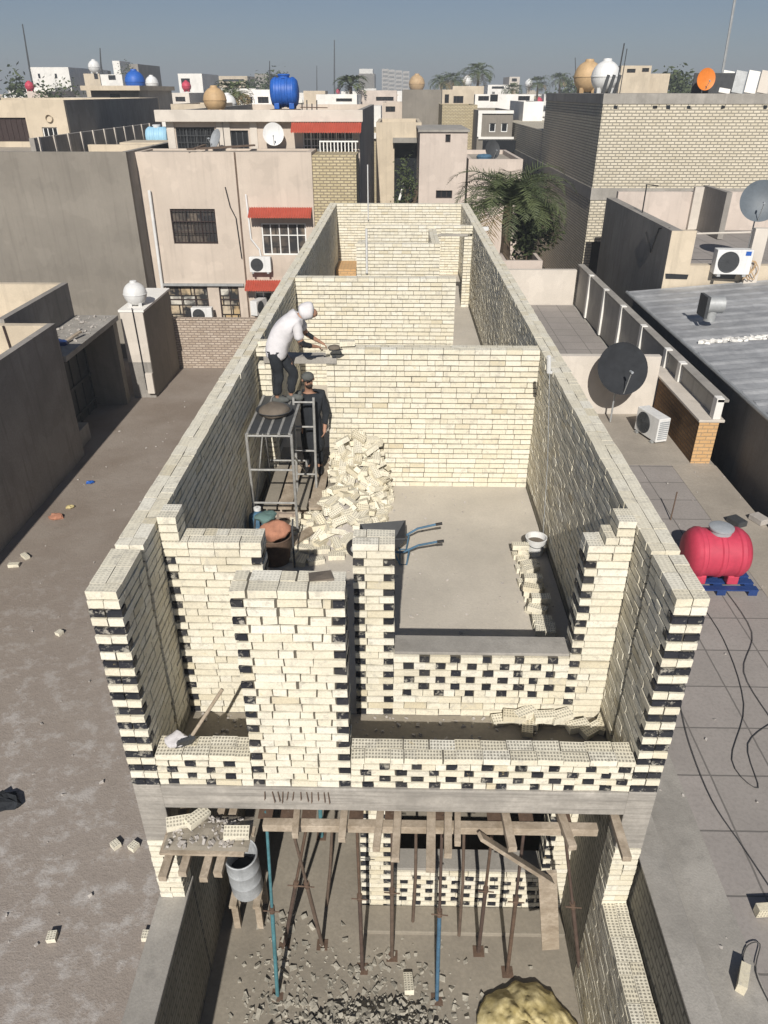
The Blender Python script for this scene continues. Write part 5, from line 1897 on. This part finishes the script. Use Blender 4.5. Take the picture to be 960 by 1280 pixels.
zlow = P(660, 155, y=58).z
m = MB(); m.box(XB + .02, 48.02, 0, 20, 66, zlow - .0); m.build('rear_wing', NBRICK, r)
m = MB(); m.box(XB - .01, 48.02, zm0, XB + .018, 66, zm1); m.build('floor_band', CONC, r)
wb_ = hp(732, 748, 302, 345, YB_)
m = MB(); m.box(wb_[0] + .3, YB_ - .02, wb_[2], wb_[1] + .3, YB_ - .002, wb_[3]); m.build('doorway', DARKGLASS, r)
RT = zt
x, _ = xz(735, 95, 46)
tank_ball('water_tank', 'tan round water tank behind the white one on the brick building roof', (x, 46, RT + .01), .74, TANPL)
x, _ = xz(757, 95, 41.5)
tank_ball('water_tank', 'big white round water tank on the brick building roof', (x, 41.5, RT + .01), .68, WHITEPL)
for k, dx in enumerate((-.25, .02, .3)):
    m = MB(M=Matrix.Translation((x + dx, 40.55, RT)) @ Euler((0, R(12), 0)).to_matrix().to_4x4()); m.box(-.07, -.04, .01, .07, .04, .78)
    tag(m.build('solar_tube', DARKMET, None, (x + dx, 40.55, RT), bevel=.01), 'dark upright heater panel in front of the white round tank', 'panel', 'heater panels')
x, _ = xz(774, 80, 38)
m = MB(); m.tube([(x, 38, RT), (x + .1, 38, RT + 1.9)], .03, 6); m.tube([(x + .2, 38, RT), (x + .25, 38, RT + 1.7)], .02, 6)
tag(m.build('antenna_pole', DARKMET, None, (x, 38, RT)), 'pair of thin antenna poles beside the white round tank', 'antenna')
x, _ = xz(887, 105, 36)
m = MB(); m.box(x - .7, 36.0, RT + .005, x + 1.0, 36.08, RT + .75)
tag(m.build('water_heater_panel', DARKMET, None, (x, 36, RT), bevel=.01), 'black panel behind the orange dish on the brick building roof', 'panel')
x, z = xz(880, 102, 35.5)
dish('orange satellite dish on the roof edge of the brick building', (x, 35.4, RT + .01), .40, R(10), R(6), ORANGEPL, .50)
for k in range(4):
    x, _ = xz(908 + k * 16, 105, 35.9)
    m = MB(M=Matrix.Translation((x, 36, RT)) @ Euler((R(-12), R(8), 0)).to_matrix().to_4x4()); m.box(-.24, -.04, .01, .24, .04, .85)
    tag(m.build('roof_panel', (WHITEP, GREYMET, WHITEP, PALEW)[k], None, (x, 36, RT), bevel=.01), ('white leaning panel next to the orange dish', 'grey leaning panel between the white ones right of the orange dish', 'white leaning panel right of the grey one on the brick roof', 'pale leaning panel at the right edge of the brick roof')[k], 'panel')
x, z = xz(903, 95, 42)
x2, z2 = xz(922, -20, 42)
m = MB(); m.tube([(x, 42, RT), (x2, 42, z2)], .06, 6)
tag(m.build('lattice_mast', GREYMET, None, (x, 42, RT)), 'tall leaning antenna mast on the brick building roof', 'mast')

# pipe rack beside the blue tank
x, _ = xz(386, 125, 33.6)
r = thing('pipe_rack', 'dark rack of upright pipes on the roof right of the blue tank', 'rack', (x, 33.6, H3 - .3))
for k in range(4):
    MB().tube([(x - .3 + k * .2, 33.6, H3 - .29), (x - .28 + k * .2, 33.6, H3 + .25 + .12 * (k % 2))], .025, 6).build('upright', DARKMET, r)
MB().tube([(x - .35, 33.58, H3 + .12), (x + .75, 33.58, H3 + .10)], .02, 6).build('rail', RUSTMET, r)
# ------------------------------------------------------------------ palms and bushes
def palm(label, loc, trunk_h, spread, nf, seed, leafw=.035, group=None, dense=34, droop=1.0, name='palm_tree'):
    rr = random.Random(seed)
    r = thing(name, label, 'palm tree', (0, 0, 0), group)
    m = MB()
    pts, rs = [], []
    for i in range(9):
        t = i / 8
        pts.append((.12 * math.sin(t * 2), .08 * t, trunk_h * t))
        rs.append(.24 * (1 - .25 * t) + (.03 if i % 2 else 0))
    m.tube(pts, rs, 10)
    m.build('trunk', TRUNK, r, smooth=True)
    m = MB()
    c0 = Vector(pts[-1])
    for k in range(nf):
        az = k * 2.39996 + rr.uniform(-.2, .2)
        e0 = R(rr.uniform(5, 82)) * (1 - .15 * (k / nf))
        L = spread * rr.uniform(.8, 1.1)
        d = Vector((math.cos(az), math.sin(az), 0))
        p = c0 + Vector((0, 0, .05))
        el = e0
        n = dense
        rib = [p.copy()]
        dry = 1 if (e0 < R(22) and rr.random() < .5) else 0
        for i in range(n):
            el -= droop * (1.7 / n) * (.6 + i / n)
            p = p + (d * math.cos(el) + Vector((0, 0, math.sin(el)))) * (L / n)
            rib.append(p.copy())
        m.tube([rib[j] for j in range(0, n + 1, 4)], [.022 * (1 - .8 * j / n) for j in range(0, n + 1, 4)], 4)
        side = d.cross(Vector((0, 0, 1)))
        for i in range(4, n + 1):
            t = i / n
            tang = (rib[i] - rib[i - 1]).normalized()
            up = side.cross(tang).normalized()
            ll = spread * .27 * math.sin(math.pi * min(1, .18 + t * .86)) * rr.uniform(.75, 1.1)
            for s in (-1, 1):
                w = (side * s * .78 + tang * .55 + up * rr.uniform(.0, .35)).normalized()
                q = rib[i]
                tip = q + w * ll - Vector((0, 0, ll * rr.uniform(.05, .3)))
                ww = tang * leafw * .5
                mid = q.lerp(tip, .5) + up * .01
                m.add([q - ww * .6, mid - ww, tip, mid + ww, q + ww * .6], [(0, 1, 2, 3, 4)], dry)
    m.build('crown', [LEAFP, LEAFX], r)
    r.location = loc
    return r


def bush(name, label, loc, w, d, h, n, seed, cat='tree', group=None, trunk=.5, leaf=.12, mt=None):
    rr = random.Random(seed)
    r = thing(name, label, cat, loc, group)
    M0 = Matrix.Translation(loc)
    m = MB(M=M0)
    m.tube([(0, 0, 0), (.05, 0, h * .4), (0, .05, h * .7)], [.14 * h / 4, .10 * h / 4, .04 * h / 4], 7)
    for k in range(5):
        a = rr.uniform(0, 6.28)
        m.tube([(0, 0, h * .35), (w * .3 * math.cos(a), d * .3 * math.sin(a), h * .75)], [.06 * h / 4, .02 * h / 4], 5)
    m.build('trunk', TRUNK, r, smooth=True)
    m = MB(M=M0)
    cl = [Vector((rr.gauss(0, w * .26), rr.gauss(0, d * .26), h * (trunk + rr.uniform(0, 1 - trunk)))) for _ in range(max(8, n // 60))]
    for i in range(n):
        c = rr.choice(cl)
        q = c + Vector((rr.gauss(0, w * .10), rr.gauss(0, d * .10), rr.gauss(0, h * .07)))
        a = Vector((rr.uniform(-1, 1), rr.uniform(-1, 1), rr.uniform(-.6, .6))).normalized()
        b_ = a.cross(Vector((rr.uniform(-1, 1), rr.uniform(-1, 1), rr.uniform(-1, 1)))).normalized()
        s = leaf * rr.uniform(.6, 1.3)
        m.add([q - a * s, q - b_ * s * .4, q + a * s, q + b_ * s * .4], [(0, 1, 2, 3)])
    m.build('crown', mt or LEAFD, r)
    return r
q = P(632, 262, y=31.5)
palm('large bushy date palm right behind the far end of the unfinished house', (q.x, 31.5, 0), q.z + .1, 3.3, 66, 3, .045, None, 34, 1.25)
q = P(684, 250, y=33.2)
palm('narrow shaded palm against the dark wall of the brick building', (q.x - .7, 33.0, 0), q.z - .6, 1.7, 30, 11, .05, None, 30, 1.5)
q = P(664, 300, y=31.6)
bush('shrub', 'dark leafy shrub low between the palms and the white terrace wall', (q.x - .1, 32.0, 0), 2.2, 1.6, 5.0, 2400, 5, 'shrub', None, .15, .13)
q = P(652, 322, y=29.4)
r = thing('garden_box', 'small open topped beige masonry box under the palms', 'enclosure', (q.x, 29.4, 0))
zb_ = P(652, 326, y=29.0).z
m = MB(); m.box(q.x - .75, 29.0, 0, q.x + .75, 29.15, zb_); m.box(q.x - .75, 29.152, 0, q.x - .62, 30.6, zb_ - .002); m.box(q.x + .62, 29.152, 0, q.x + .75, 30.6, zb_ - .002); m.build('walls', PLASTER_P, r)
m = MB(); m.box(q.x - .6, 29.16, zb_ - .7, q.x + .6, 30.6, zb_ - .6); m.build('planting_bed', TRUNK, r)

# ------------------------------------------------------------------ houses in the middle distance
G = dict
def far_block(name, label, px0, px1, pyt, y, depth, wm, holes=(), par=.4, side=None, cat='house', z0=0.):
    x0, zt = xz(px0, pyt, y)
    x1, _ = xz(px1, pyt, y)
    return block(name, label, x0, x1, y, y + depth, zt, wm, None, par, holes, cat, None, side, z0), x0, x1, zt

Y = 46
r, x0, x1, zt = far_block('house', 'plain pinkish plastered house block beyond the end wall, right of the dark entrance', 525, 585, 165, Y, 7, PLASTER_P, [hp(545, 565, 238, 248, Y, fm=BROWNMET, nx=3, nz=1), hp(557, 563, 168, 178, Y, fm=BROWNMET, nx=1, nz=1)])
m = MB(); m.box(x0 - .1, Y - .1, zt, x1 + .1, Y + 7.05, zt + .12); m.build('roof_edge', CONC, r)
Y = 46.5
r, x0, x1, zt = far_block('house', 'low pinkish house wall with a blue tank, joined to the plain pinkish block', 586, 654, 199, Y, 8, PLASTER_P, (), .25)
x, z = xz(605, 198, Y + 1)
m = MB(M=Matrix.Translation((x, Y + 1.0, zt - .2))); m.lathe([(.01, 0), (.4, 0), (.45, .25), (.46, .28), (.36, .38), (.01, .42)], 20)
tag(m.build('basin', BLUEMET, None, (x, Y + 1, zt - .2), smooth=True), 'bright blue covered basin on the low pinkish roof', 'basin')
x, z = xz(615, 190, Y + 2)
dish('dark satellite dish above the blue basin on the low pinkish roof', (x, Y + 2.2, zt - .25), .52, R(30), R(15), DARKMET, .6)
Y = 60
r, x0, x1, zt = far_block('house', 'grey panelled modern house with white trim and two slit windows', 598, 642, 138, Y, 10, PLASTER_G, [hp(612, 619, 154, 165, Y, fm=WHITEMET, nx=1, nz=1), hp(627, 634, 154, 165, Y, fm=WHITEMET, nx=1, nz=1)], .3, PLASTER_D)
for (a, b_, c, d) in ((598, 642, 138, 142), (598, 642, 171, 174), (598, 601, 142, 171)):
    h = hp(a, b_, c, d, Y - .05)
    m = MB(); m.box(h[0], Y - .12, h[2], h[1], Y - .003, h[3]); m.build('trim', WHITEP, r)
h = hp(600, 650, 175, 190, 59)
m = MB(); m.box(h[0] + .2, 58.9, h[2], h[1], 59, h[3]); m.build('porch_shade_sheet', DARKGLASS, r)  # flat dark sheet painting the shade under a porch
Y = 52
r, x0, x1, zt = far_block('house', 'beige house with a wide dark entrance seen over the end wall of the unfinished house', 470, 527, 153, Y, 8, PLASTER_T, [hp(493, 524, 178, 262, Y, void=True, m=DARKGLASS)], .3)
h = hp(491, 527, 172, 178, Y)
m = MB(); m.box(h[0], Y - .5, h[2], h[1], Y - .003, h[3]); m.build('entrance_hood', CONC, r)
q = P(510, 238, y=48)
bush('shrub', 'small garden tree in front of the dark entrance', (q.x, 48, 0), 2.2, 2, q.z + 1.6, 900, 8, 'shrub', None, .4, .13)
m = MB(); a = P(499, 250, y=47); b_ = P(507, 222, y=48.5); m.bar(a, b_, .12, .05)
tag(m.build('ladder_plank', WHITEP, None, tuple(a)), 'white plank leaning in the yard before the dark entrance', 'plank')
Y = 70
r, x0, x1, zt = far_block('house', 'blank grey house block standing above the beige entrance house', 503, 552, 112, Y, 9, PLASTER_G, (), .3)
Y = 56
r, x0, x1, zt = far_block('house', 'low tan garden house below the blank grey block', 553, 597, 131, 64, 6, NBRICK2, (), .3)
Y = 86
r, x0, x1, zt = far_block('house', 'long white rendered house with an arched opening behind the grey modern house', 594, 668, 118, Y, 10, WHITEP, [hp(598, 611, 120, 126, Y, nx=2, nz=1), hp(613, 622, 118, 127, Y, nx=1, nz=1), hp(648, 662, 120, 126, Y, nx=3, nz=1)], .4)
r, x0, x1, zt = far_block('house', 'tan house with two dark windows left of the long white house', 553, 593, 112, 84, 10, PLASTER_T, [hp(556, 561, 118, 129, 84, nx=1, nz=1), hp(567, 579, 120, 129, 84, nx=3, nz=1)], .4)
r, x0, x1, zt = far_block('house', 'white low roofed room beside the dark brick wall, with bright roof boxes', 655, 680, 127, 64, 8, WHITEP, (), .4)
# left side
Y = 40
x1_, zt = xz(79, 125, Y)
r = block('house', 'tan house with a wide brown shutter at the left edge, its long side in shade', -27, x1_, Y, 56, zt, PLASTER_T, None, .3, [hp(-10, 38, 147, 177, Y, fm=BROWNMET, nx=6, nz=1, glass=BROWNMET), hp(52, 75, 159, 180, Y, fm=WHITEMET, nx=3, nz=1)], side=PLASTER_D)  # long side's shade comes partly from a darker wall colour
m = MB(); m.lathe([(.001, 0), (.16, 0), (.18, .05), (.16, .1)], 14, (xz(62, 148, Y)[0], Y - .01, xz(62, 148, Y)[1]), (R(90), 0, 0)); m.build('wall_disc', PLASTER_T, r)
Y = 62
r, x0, x1, zt = far_block('house', 'grey brown penthouse with a flat slab roof behind the tan house', 113, 173, 113, Y, 9, PLASTER_G, [hp(137, 151, 117, 127, Y, nx=1, nz=1)], .3, PLASTER_D)
m = MB(); m.box(x0 - .5, Y - .6, zt, x1 + .3, Y + 9, zt + .3); m.build('slab_roof', PLASTER_T, r)
x, z = xz(185, 112, 64)
tank_ball('water_tank', 'small blue water tank on the grey brown penthouse', (x - .9, 64, zt - .2), .75, BLUEPL)
x, z = xz(201, 172, 39)
tank_barrel('water_tank', 'pale blue water tank beside the pale posts of the grey house roof', (x - .1, 38.9, GZ - .45), .42, 1.1, mat('pale_blue_plastic', (.30, .52, .68), .5, .1, 2, .03, 20), WHITEPL)

DW = [('house', 'long white house with two dark windows on the left horizon', 36, 85, 84, 150, 20, WHITEP, [hp(47, 51, 92, 98, 150, nx=1, nz=1), hp(68, 72, 92, 98, 150, nx=1, nz=1)]),
      ('house', 'small pinkish white house with a red tank left of the penthouse', 33, 59, 114, 92, 8, PLASTER_P, [hp(50, 54, 119, 126, 92, nx=1, nz=1)]),
      ('house', 'grey sided house right of the long white one on the horizon', 86, 104, 86, 170, 16, PLASTER_G, []),
      ('house', 'tan house with brown window below the domed roof on the left', 104, 124, 92, 140, 12, PLASTER_T, [hp(117, 123, 92, 99, 140, nx=2, nz=1)]),
      ('building', 'white narrow stair tower among the horizon roofs on the left', 140, 149, 76, 150, 6, WHITEP, []),
      ('building', 'dark clad block right of the white stair tower', 150, 172, 80, 155, 14, PLASTER_D, [hp(155, 168, 93, 98, 155, nx=3, nz=1)]),
      ('house', 'white house with brown balcony below the stair tower', 125, 152, 93, 132, 10, WHITEP, [hp(135, 145, 94, 100, 132, nx=2, nz=1)]),
      ('house', 'low white house with a dark garage opening behind the left penthouse', 80, 112, 122, 78, 8, WHITEP, []),
      ('house', 'white cubic house with a dark blue window right of the left penthouse', 222, 252, 92, 130, 12, WHITEP, [hp(226, 238, 98, 106, 130, nx=2, nz=1)]),
      ('house', 'cream house with grilled window left of the tan ball tank', 214, 236, 116, 90, 9, PALEW, [hp(219, 232, 121, 127, 90, nx=3, nz=1)]),
      ('house', 'flat beige canopy house behind the tan ball tank', 213, 262, 130, 58, 8, PLASTER_T, []),
      ('house', 'long beige public building on the horizon above the tan ball tank', 273, 309, 95, 230, 25, PLASTER_T, [hp(278, 305, 99, 102, 230, nx=8, nz=1)]),
      ('building', 'greenish narrow block on the horizon left of the blue tank', 318, 336, 92, 210, 15, PLASTER_D, []),
      ('house', 'white house with two windows just left of the blue tank', 305, 347, 112, 88, 10, WHITEP, [hp(322, 336, 121, 129, 88, nx=3, nz=1), hp(308, 316, 121, 129, 88, nx=2, nz=1)]),
      ('building', 'grey office block with a pale top storey on the horizon', 448, 468, 92, 480, 30, PLASTER_G, []),
      ('building', 'pale top storey mass beside the grey office block', 449, 466, 86, 486, 20, WHITEP, []),
      ('house', 'long white roofed house right of the blue tank', 395, 446, 118, 84, 10, WHITEP, [hp(420, 440, 123, 127, 84, nx=4, nz=1)]),
      ('house', 'beige terrace house in front of the grey office block', 447, 496, 113, 95, 10, PLASTER_P, [hp(470, 492, 121, 126, 95, nx=3, nz=1)]),
      ('house', 'beige rooftop room with two dark openings behind the white round tank', 777, 815, 82, 80, 8, PLASTER_T, [hp(784, 794, 86, 91, 80, nx=2, nz=1), hp(803, 811, 85, 90, 80, nx=2, nz=1)]),
      ('house', 'wide beige house behind the roof of the brick building', 772, 838, 92, 82, 12, PLASTER_T, []),
      ('house', 'pale tower house with balconies on the horizon right of the palms', 637, 650, 96, 200, 12, PALEW, [hp(640, 646, 98, 102, 200, nx=2, nz=1)]),
      ('house', 'white house with brown roof line between the palms and the pale tower', 610, 636, 106, 180, 12, WHITEP, [hp(615, 630, 108, 111, 180, nx=4, nz=1)]),
      ('house', 'grey house with a flat roof right of the alley behind the blank block', 478, 503, 128, 75, 8, PLASTER_B, [hp(482, 494, 133, 140, 75, nx=2, nz=1)])]
for a in DW:
    far_block(a[0], a[1], a[2], a[3], a[4], a[5], a[6], a[7], a[8], .3, None, a[0])
# apartment towers far off
for i, (px_, w, top) in enumerate(((482, 6, 86), (490, 6, 87), (499, 6, 88), (508, 6, 89))):
    x, zt = xz(px_, top, 760)
    r = thing('apartment_tower', ('tallest pale apartment tower far off, leftmost of the row', 'pale apartment tower far off, second from the left of the row', 'pale apartment tower far off, third from the left of the row', 'lowest pale apartment tower far off, rightmost of the row')[i], 'tower', (x, 760, 0), 'apartment towers on the horizon')
    m = MB(); m.box(x - 3.3, 760, 0, x + 2.6, 772, zt); m.build('walls', PALEW, r)
    m = MB()
    for k in range(8):
        m.box(x - 2.6, 759.6, zt - 3 - k * 3.2, x + 2, 759.98, zt - 1.6 - k * 3.2)
    m.build('window_band', PLASTER_D, r)
# tanks seen far off
for (px_, py_, y, rad, mt, lab) in ((521, 105, 160, 1.5, TANPL, 'far tan water tank on a roof right of the apartment towers'), (584, 102, 150, .9, WHITEPL, 'far white round tank left of the tall palm'), (118, 84, 142, 1.0, WHITEPL, 'far white domed tank on the left horizon'),
                                    (233, 108, 118, .65, REDPL, 'far red tank in front of the white cubic house'), (37, 108, 95, .5, REDPL, 'far red tank on the pinkish white house'), (190, 104, 120, .9, WHITEPL, 'far white tank right of the left penthouse'), (661, 105, 190, .9, WHITEPL, 'far white tank right of the pale tower house')):
    x, z = xz(px_, py_, y)
    tank_ball('water_tank', lab, (x, y, z - rad), rad, mt, True, 'far water tanks')
# masts
for (px0, py0, px1, py1, y, rad, lab) in ((37, 86, 28, 30, 150, .16, 'leaning lattice mast on the left horizon'), (126, 80, 125, 60, 150, .14, 'short mast above the domed tank on the left horizon'), (337, 100, 337, 76, 150, .12, 'thin mast left of the big blue tank'), (418, 106, 418, 50, 330, .35, 'tall radio mast on the horizon right of the big blue tank'), (396, 106, 396, 82, 330, .22, 'shorter radio mast left of the tall one on the horizon'), (720, 105, 719, 72, 200, .15, 'thin mast left of the tan round tank')):
    x, z = xz(px0, py0, y)
    x2, z2 = xz(px1, py1, y)
    m = MB(); m.tube([(x, y, 0), (x, y, z), (x2, y, z2)], [rad * 1.3, rad, rad * .6], 6)
    tag(m.build('antenna_mast', DARKMET, None, (x, y, 0)), lab, 'mast')
# palms on the horizon
for i, (px_, py_, y, sp_, lab) in enumerate(((437, 108, 95, 2.6, 'palm rising above the roofs right of the blue tank'), (291, 116, 76, 2.6, 'palm behind the tan ball tank'), (597, 92, 130, 3.6, 'tallest palm on the horizon right of centre'), (566, 102, 150, 3.6, 'low wide palm left of the tallest palm on the horizon'), (551, 104, 160, 3.2, 'small palm at the left of the horizon palms right of centre'), (672, 105, 170, 3.2, 'palm on the horizon left of the tan round tank'), (700, 100, 175, 3.2, 'higher palm on the horizon just left of the tan round tank'), (640, 113, 150, 2.6, 'small palm by the pale tower house'))):
    x, z = xz(px_, py_, y)
    palm(lab, (x, y, 0), z, sp_, 34, 20 + i, .16, 'palms on the horizon', 14, 1.2)
for i, (px_, py_, y, w, lab) in enumerate(((8, 96, 112, 7, 'large dark tree at the left edge of the horizon'), (62, 120, 88, 3.5, 'dark round tree beside the pinkish white house'), (88, 112, 100, 4, 'grey green tree before the long white house'), (325, 100, 180, 8, 'dark tree on the horizon left of the blue tank'), (728, 100, 190, 9, 'dark tree mass on the horizon behind the tan round tank'), (853, 100, 120, 8, 'dark tree behind the orange dish'), (160, 96, 145, 4, 'dark tree in front of the dark clad block'))):
    x, z = xz(px_, py_, y)
    bush('tree', lab, (x, y, 0), w, w * .8, z + .4, 1500, 40 + i, 'tree', 'trees among the far roofs', .45, w * .055)

# ------------------------------------------------------------------ the low town towards the horizon
protos = []
for i, wm in enumerate((WHITEP, PALEW, PLASTER_T, PLASTER_B, PLASTER_G, NBRICK2, PLASTER_P, WHITEP)):
    r = thing('distant_house', 'x', 'house', (0, 0, 0))
    m = MB(); m.box(-4.5, 0, 0, 4.5, 9, 6.6); m.build('walls', wm, r)
    m = MB(); m.box(-4.7, -.3, 6.05, 4.7, 9.1, 6.5) if i % 2 else m.box(-1.5, 2.5, 6.601, 2.2, 7, 8.6); m.build('roof_slab' if i % 2 else 'roof_room', WHITEP if i % 3 else PLASTER_T, r)
    for x in (-3.2, -.4, 2.2):
        m = MB(); m.box(x, -.06, 3.9, x + 1.5, -.003, 5.2); m.build('window', DARKGLASS, r)
    protos.append(r)
DL = 'small flat roofed house in the mass of low houses of the far town'
used = set()
TANKSPOT = []
nd = 0
rows = [72, 84, 98, 114, 132, 152, 176, 205, 240, 285, 340, 410, 500, 620]
occupied = []
for ri, y in enumerate(rows):
    half = y * .62
    x = -half + rnd.uniform(0, 6)
    while x < half:
        w = rnd.uniform(.8, 1.25)
        pxx = 500 + x / (y * .8667 + 1.5) * FPX
        step = rnd.uniform(9.5, 12.5) if y < 180 else rnd.uniform(13, 30)
        h = rnd.uniform(.9, 1.22) if y < 250 else rnd.uniform(.85, 1.35)
        ok = True
        if y < 110 and (500 < pxx < 690 or pxx > 735):
            ok = False
        if pxx > 690 and y < 120:
            ok = False
        if ok:
            k = rnd.randrange(8)
            a = rnd.choice((0, 0, 0, R(180), R(4)))
            sc3 = (w, rnd.uniform(.8, 1.2), h)
            if k in used:
                dup(protos[k], (x, y, 0), a, DL, 'low houses of the far town', sc3)
            else:
                used.add(k)
                o = protos[k]
                o.location, o.rotation_euler, o.scale = (x, y, 0), (0, 0, a), sc3
                o['label'], o['group'] = DL, 'low houses of the far town'
            nd += 1
            if y < 330 and rnd.random() < .55:
                TANKSPOT.append((x + rnd.uniform(-3, 3), y + 2, 6.6 * h))
        x += step
for k in range(8):
    if k not in used:
        for c in list(protos[k].children):
            bpy.data.objects.remove(c)
        bpy.data.objects.remove(protos[k])
for k in range(len(BR)):
    if not USED[k]:
        bpy.data.objects.remove(BR[k])

tk = []
for i, (mt, nm) in enumerate(((WHITEPL, 'white'), (BLUEPL, 'blue'), (TANPL, 'tan'), (REDPL, 'red'))):
    o = None
    for (x, y, z) in TANKSPOT:
        if 300 < 500 + x / (y * .8667 + 1.5) * FPX < 430 and y < 130:
            continue
        if (int(x * 7 + y) % 7) not in ((0, 1, 2, 3), (4,), (5,), (6,))[i]:
            continue
        lab = 'small %s water tank on a flat roof of the far town' % nm
        if o is None:
            o = tank_ball('distant_tank', lab, (x, y, z), .75, mt, False, nm + ' tanks of the far town')
        else:
            dup(o, (x, y, z), None, lab, nm + ' tanks of the far town')

# ------------------------------------------------------------------ light, sky, view
SUN_AZ, SUN_EL = 2.6, 36.0     # the sun stands behind the camera, a little to its left
sun = bpy.data.objects.new('sun', bpy.data.lights.new('sun', 'SUN'))
col.objects.link(sun)
sun.data.energy = 4.5
sun.data.angle = R(.5)
sun.data.color = (1., .95, .87)
dv = Vector((math.sin(R(SUN_AZ)) * math.cos(R(SUN_EL)), math.cos(R(SUN_AZ)) * math.cos(R(SUN_EL)), -math.sin(R(SUN_EL))))
sun.rotation_euler = dv.to_track_quat('-Z', 'Y').to_euler()
sun.location = (-20, -60, 60)
w = bpy.data.worlds.new('World')
sc.world = w
w.use_nodes = True
nt = w.node_tree
bg = nt.nodes['Background']
sky = nt.nodes.new('ShaderNodeTexSky')
sky.sky_type = 'NISHITA'
sky.sun_disc = False
sky.sun_elevation = R(SUN_EL)
sky.sun_rotation = R(180 + SUN_AZ)
sky.altitude = 0
sky.air_density = .6
sky.dust_density = .3
sky.ozone_density = 2.0
hs = nt.nodes.new('ShaderNodeHueSaturation')
hs.inputs['Saturation'].default_value = 1.0
nt.links.new(sky.outputs[0], hs.inputs['Color'])
# the dusty air near the horizon is dimmer than the clear sky overhead
tcw = nt.nodes.new('ShaderNodeTexCoord')
sxw = nt.nodes.new('ShaderNodeSeparateXYZ')
nt.links.new(tcw.outputs['Generated'], sxw.inputs[0])
nt.links.new(mixc(nt, 1., hs.outputs[0], mixc(nt, maprange(nt, sxw.outputs[2], 0., .5), (.60, .60, .585), (1., 1., 1.)), 'MULTIPLY'), bg.inputs['Color'])
bg.inputs['Strength'].default_value = .058
sc.view_settings.view_transform = 'Standard'
sc.view_settings.look = 'None'
sc.view_settings.exposure = 0.35
sc.view_settings.gamma = 1
sc.view_settings.use_curve_mapping = False
sc.render.engine = 'CYCLES'
sc.cycles.use_denoising = True
sc.cycles.max_bounces = 6
sc.cycles.diffuse_bounces = 3

# ------------------------------------------------------------------ dusty air
hz = MB()
hz.box(-1400, -80, -1, 1400, 2200, 46)
hm = bpy.data.materials.new('dusty_air')
hm.use_nodes = True
hn = hm.node_tree
hn.nodes.clear()
ho = hn.nodes.new('ShaderNodeOutputMaterial')
pv = hn.nodes.new('ShaderNodeVolumePrincipled')
pv.inputs['Color'].default_value = (.62, .68, .74, 1)
pv.inputs['Density'].default_value = .0015
pv.inputs['Anisotropy'].default_value = .0
hn.links.new(pv.outputs[0], ho.inputs['Volume'])
o = hz.build('haze', hm)
o['kind'] = 'stuff'
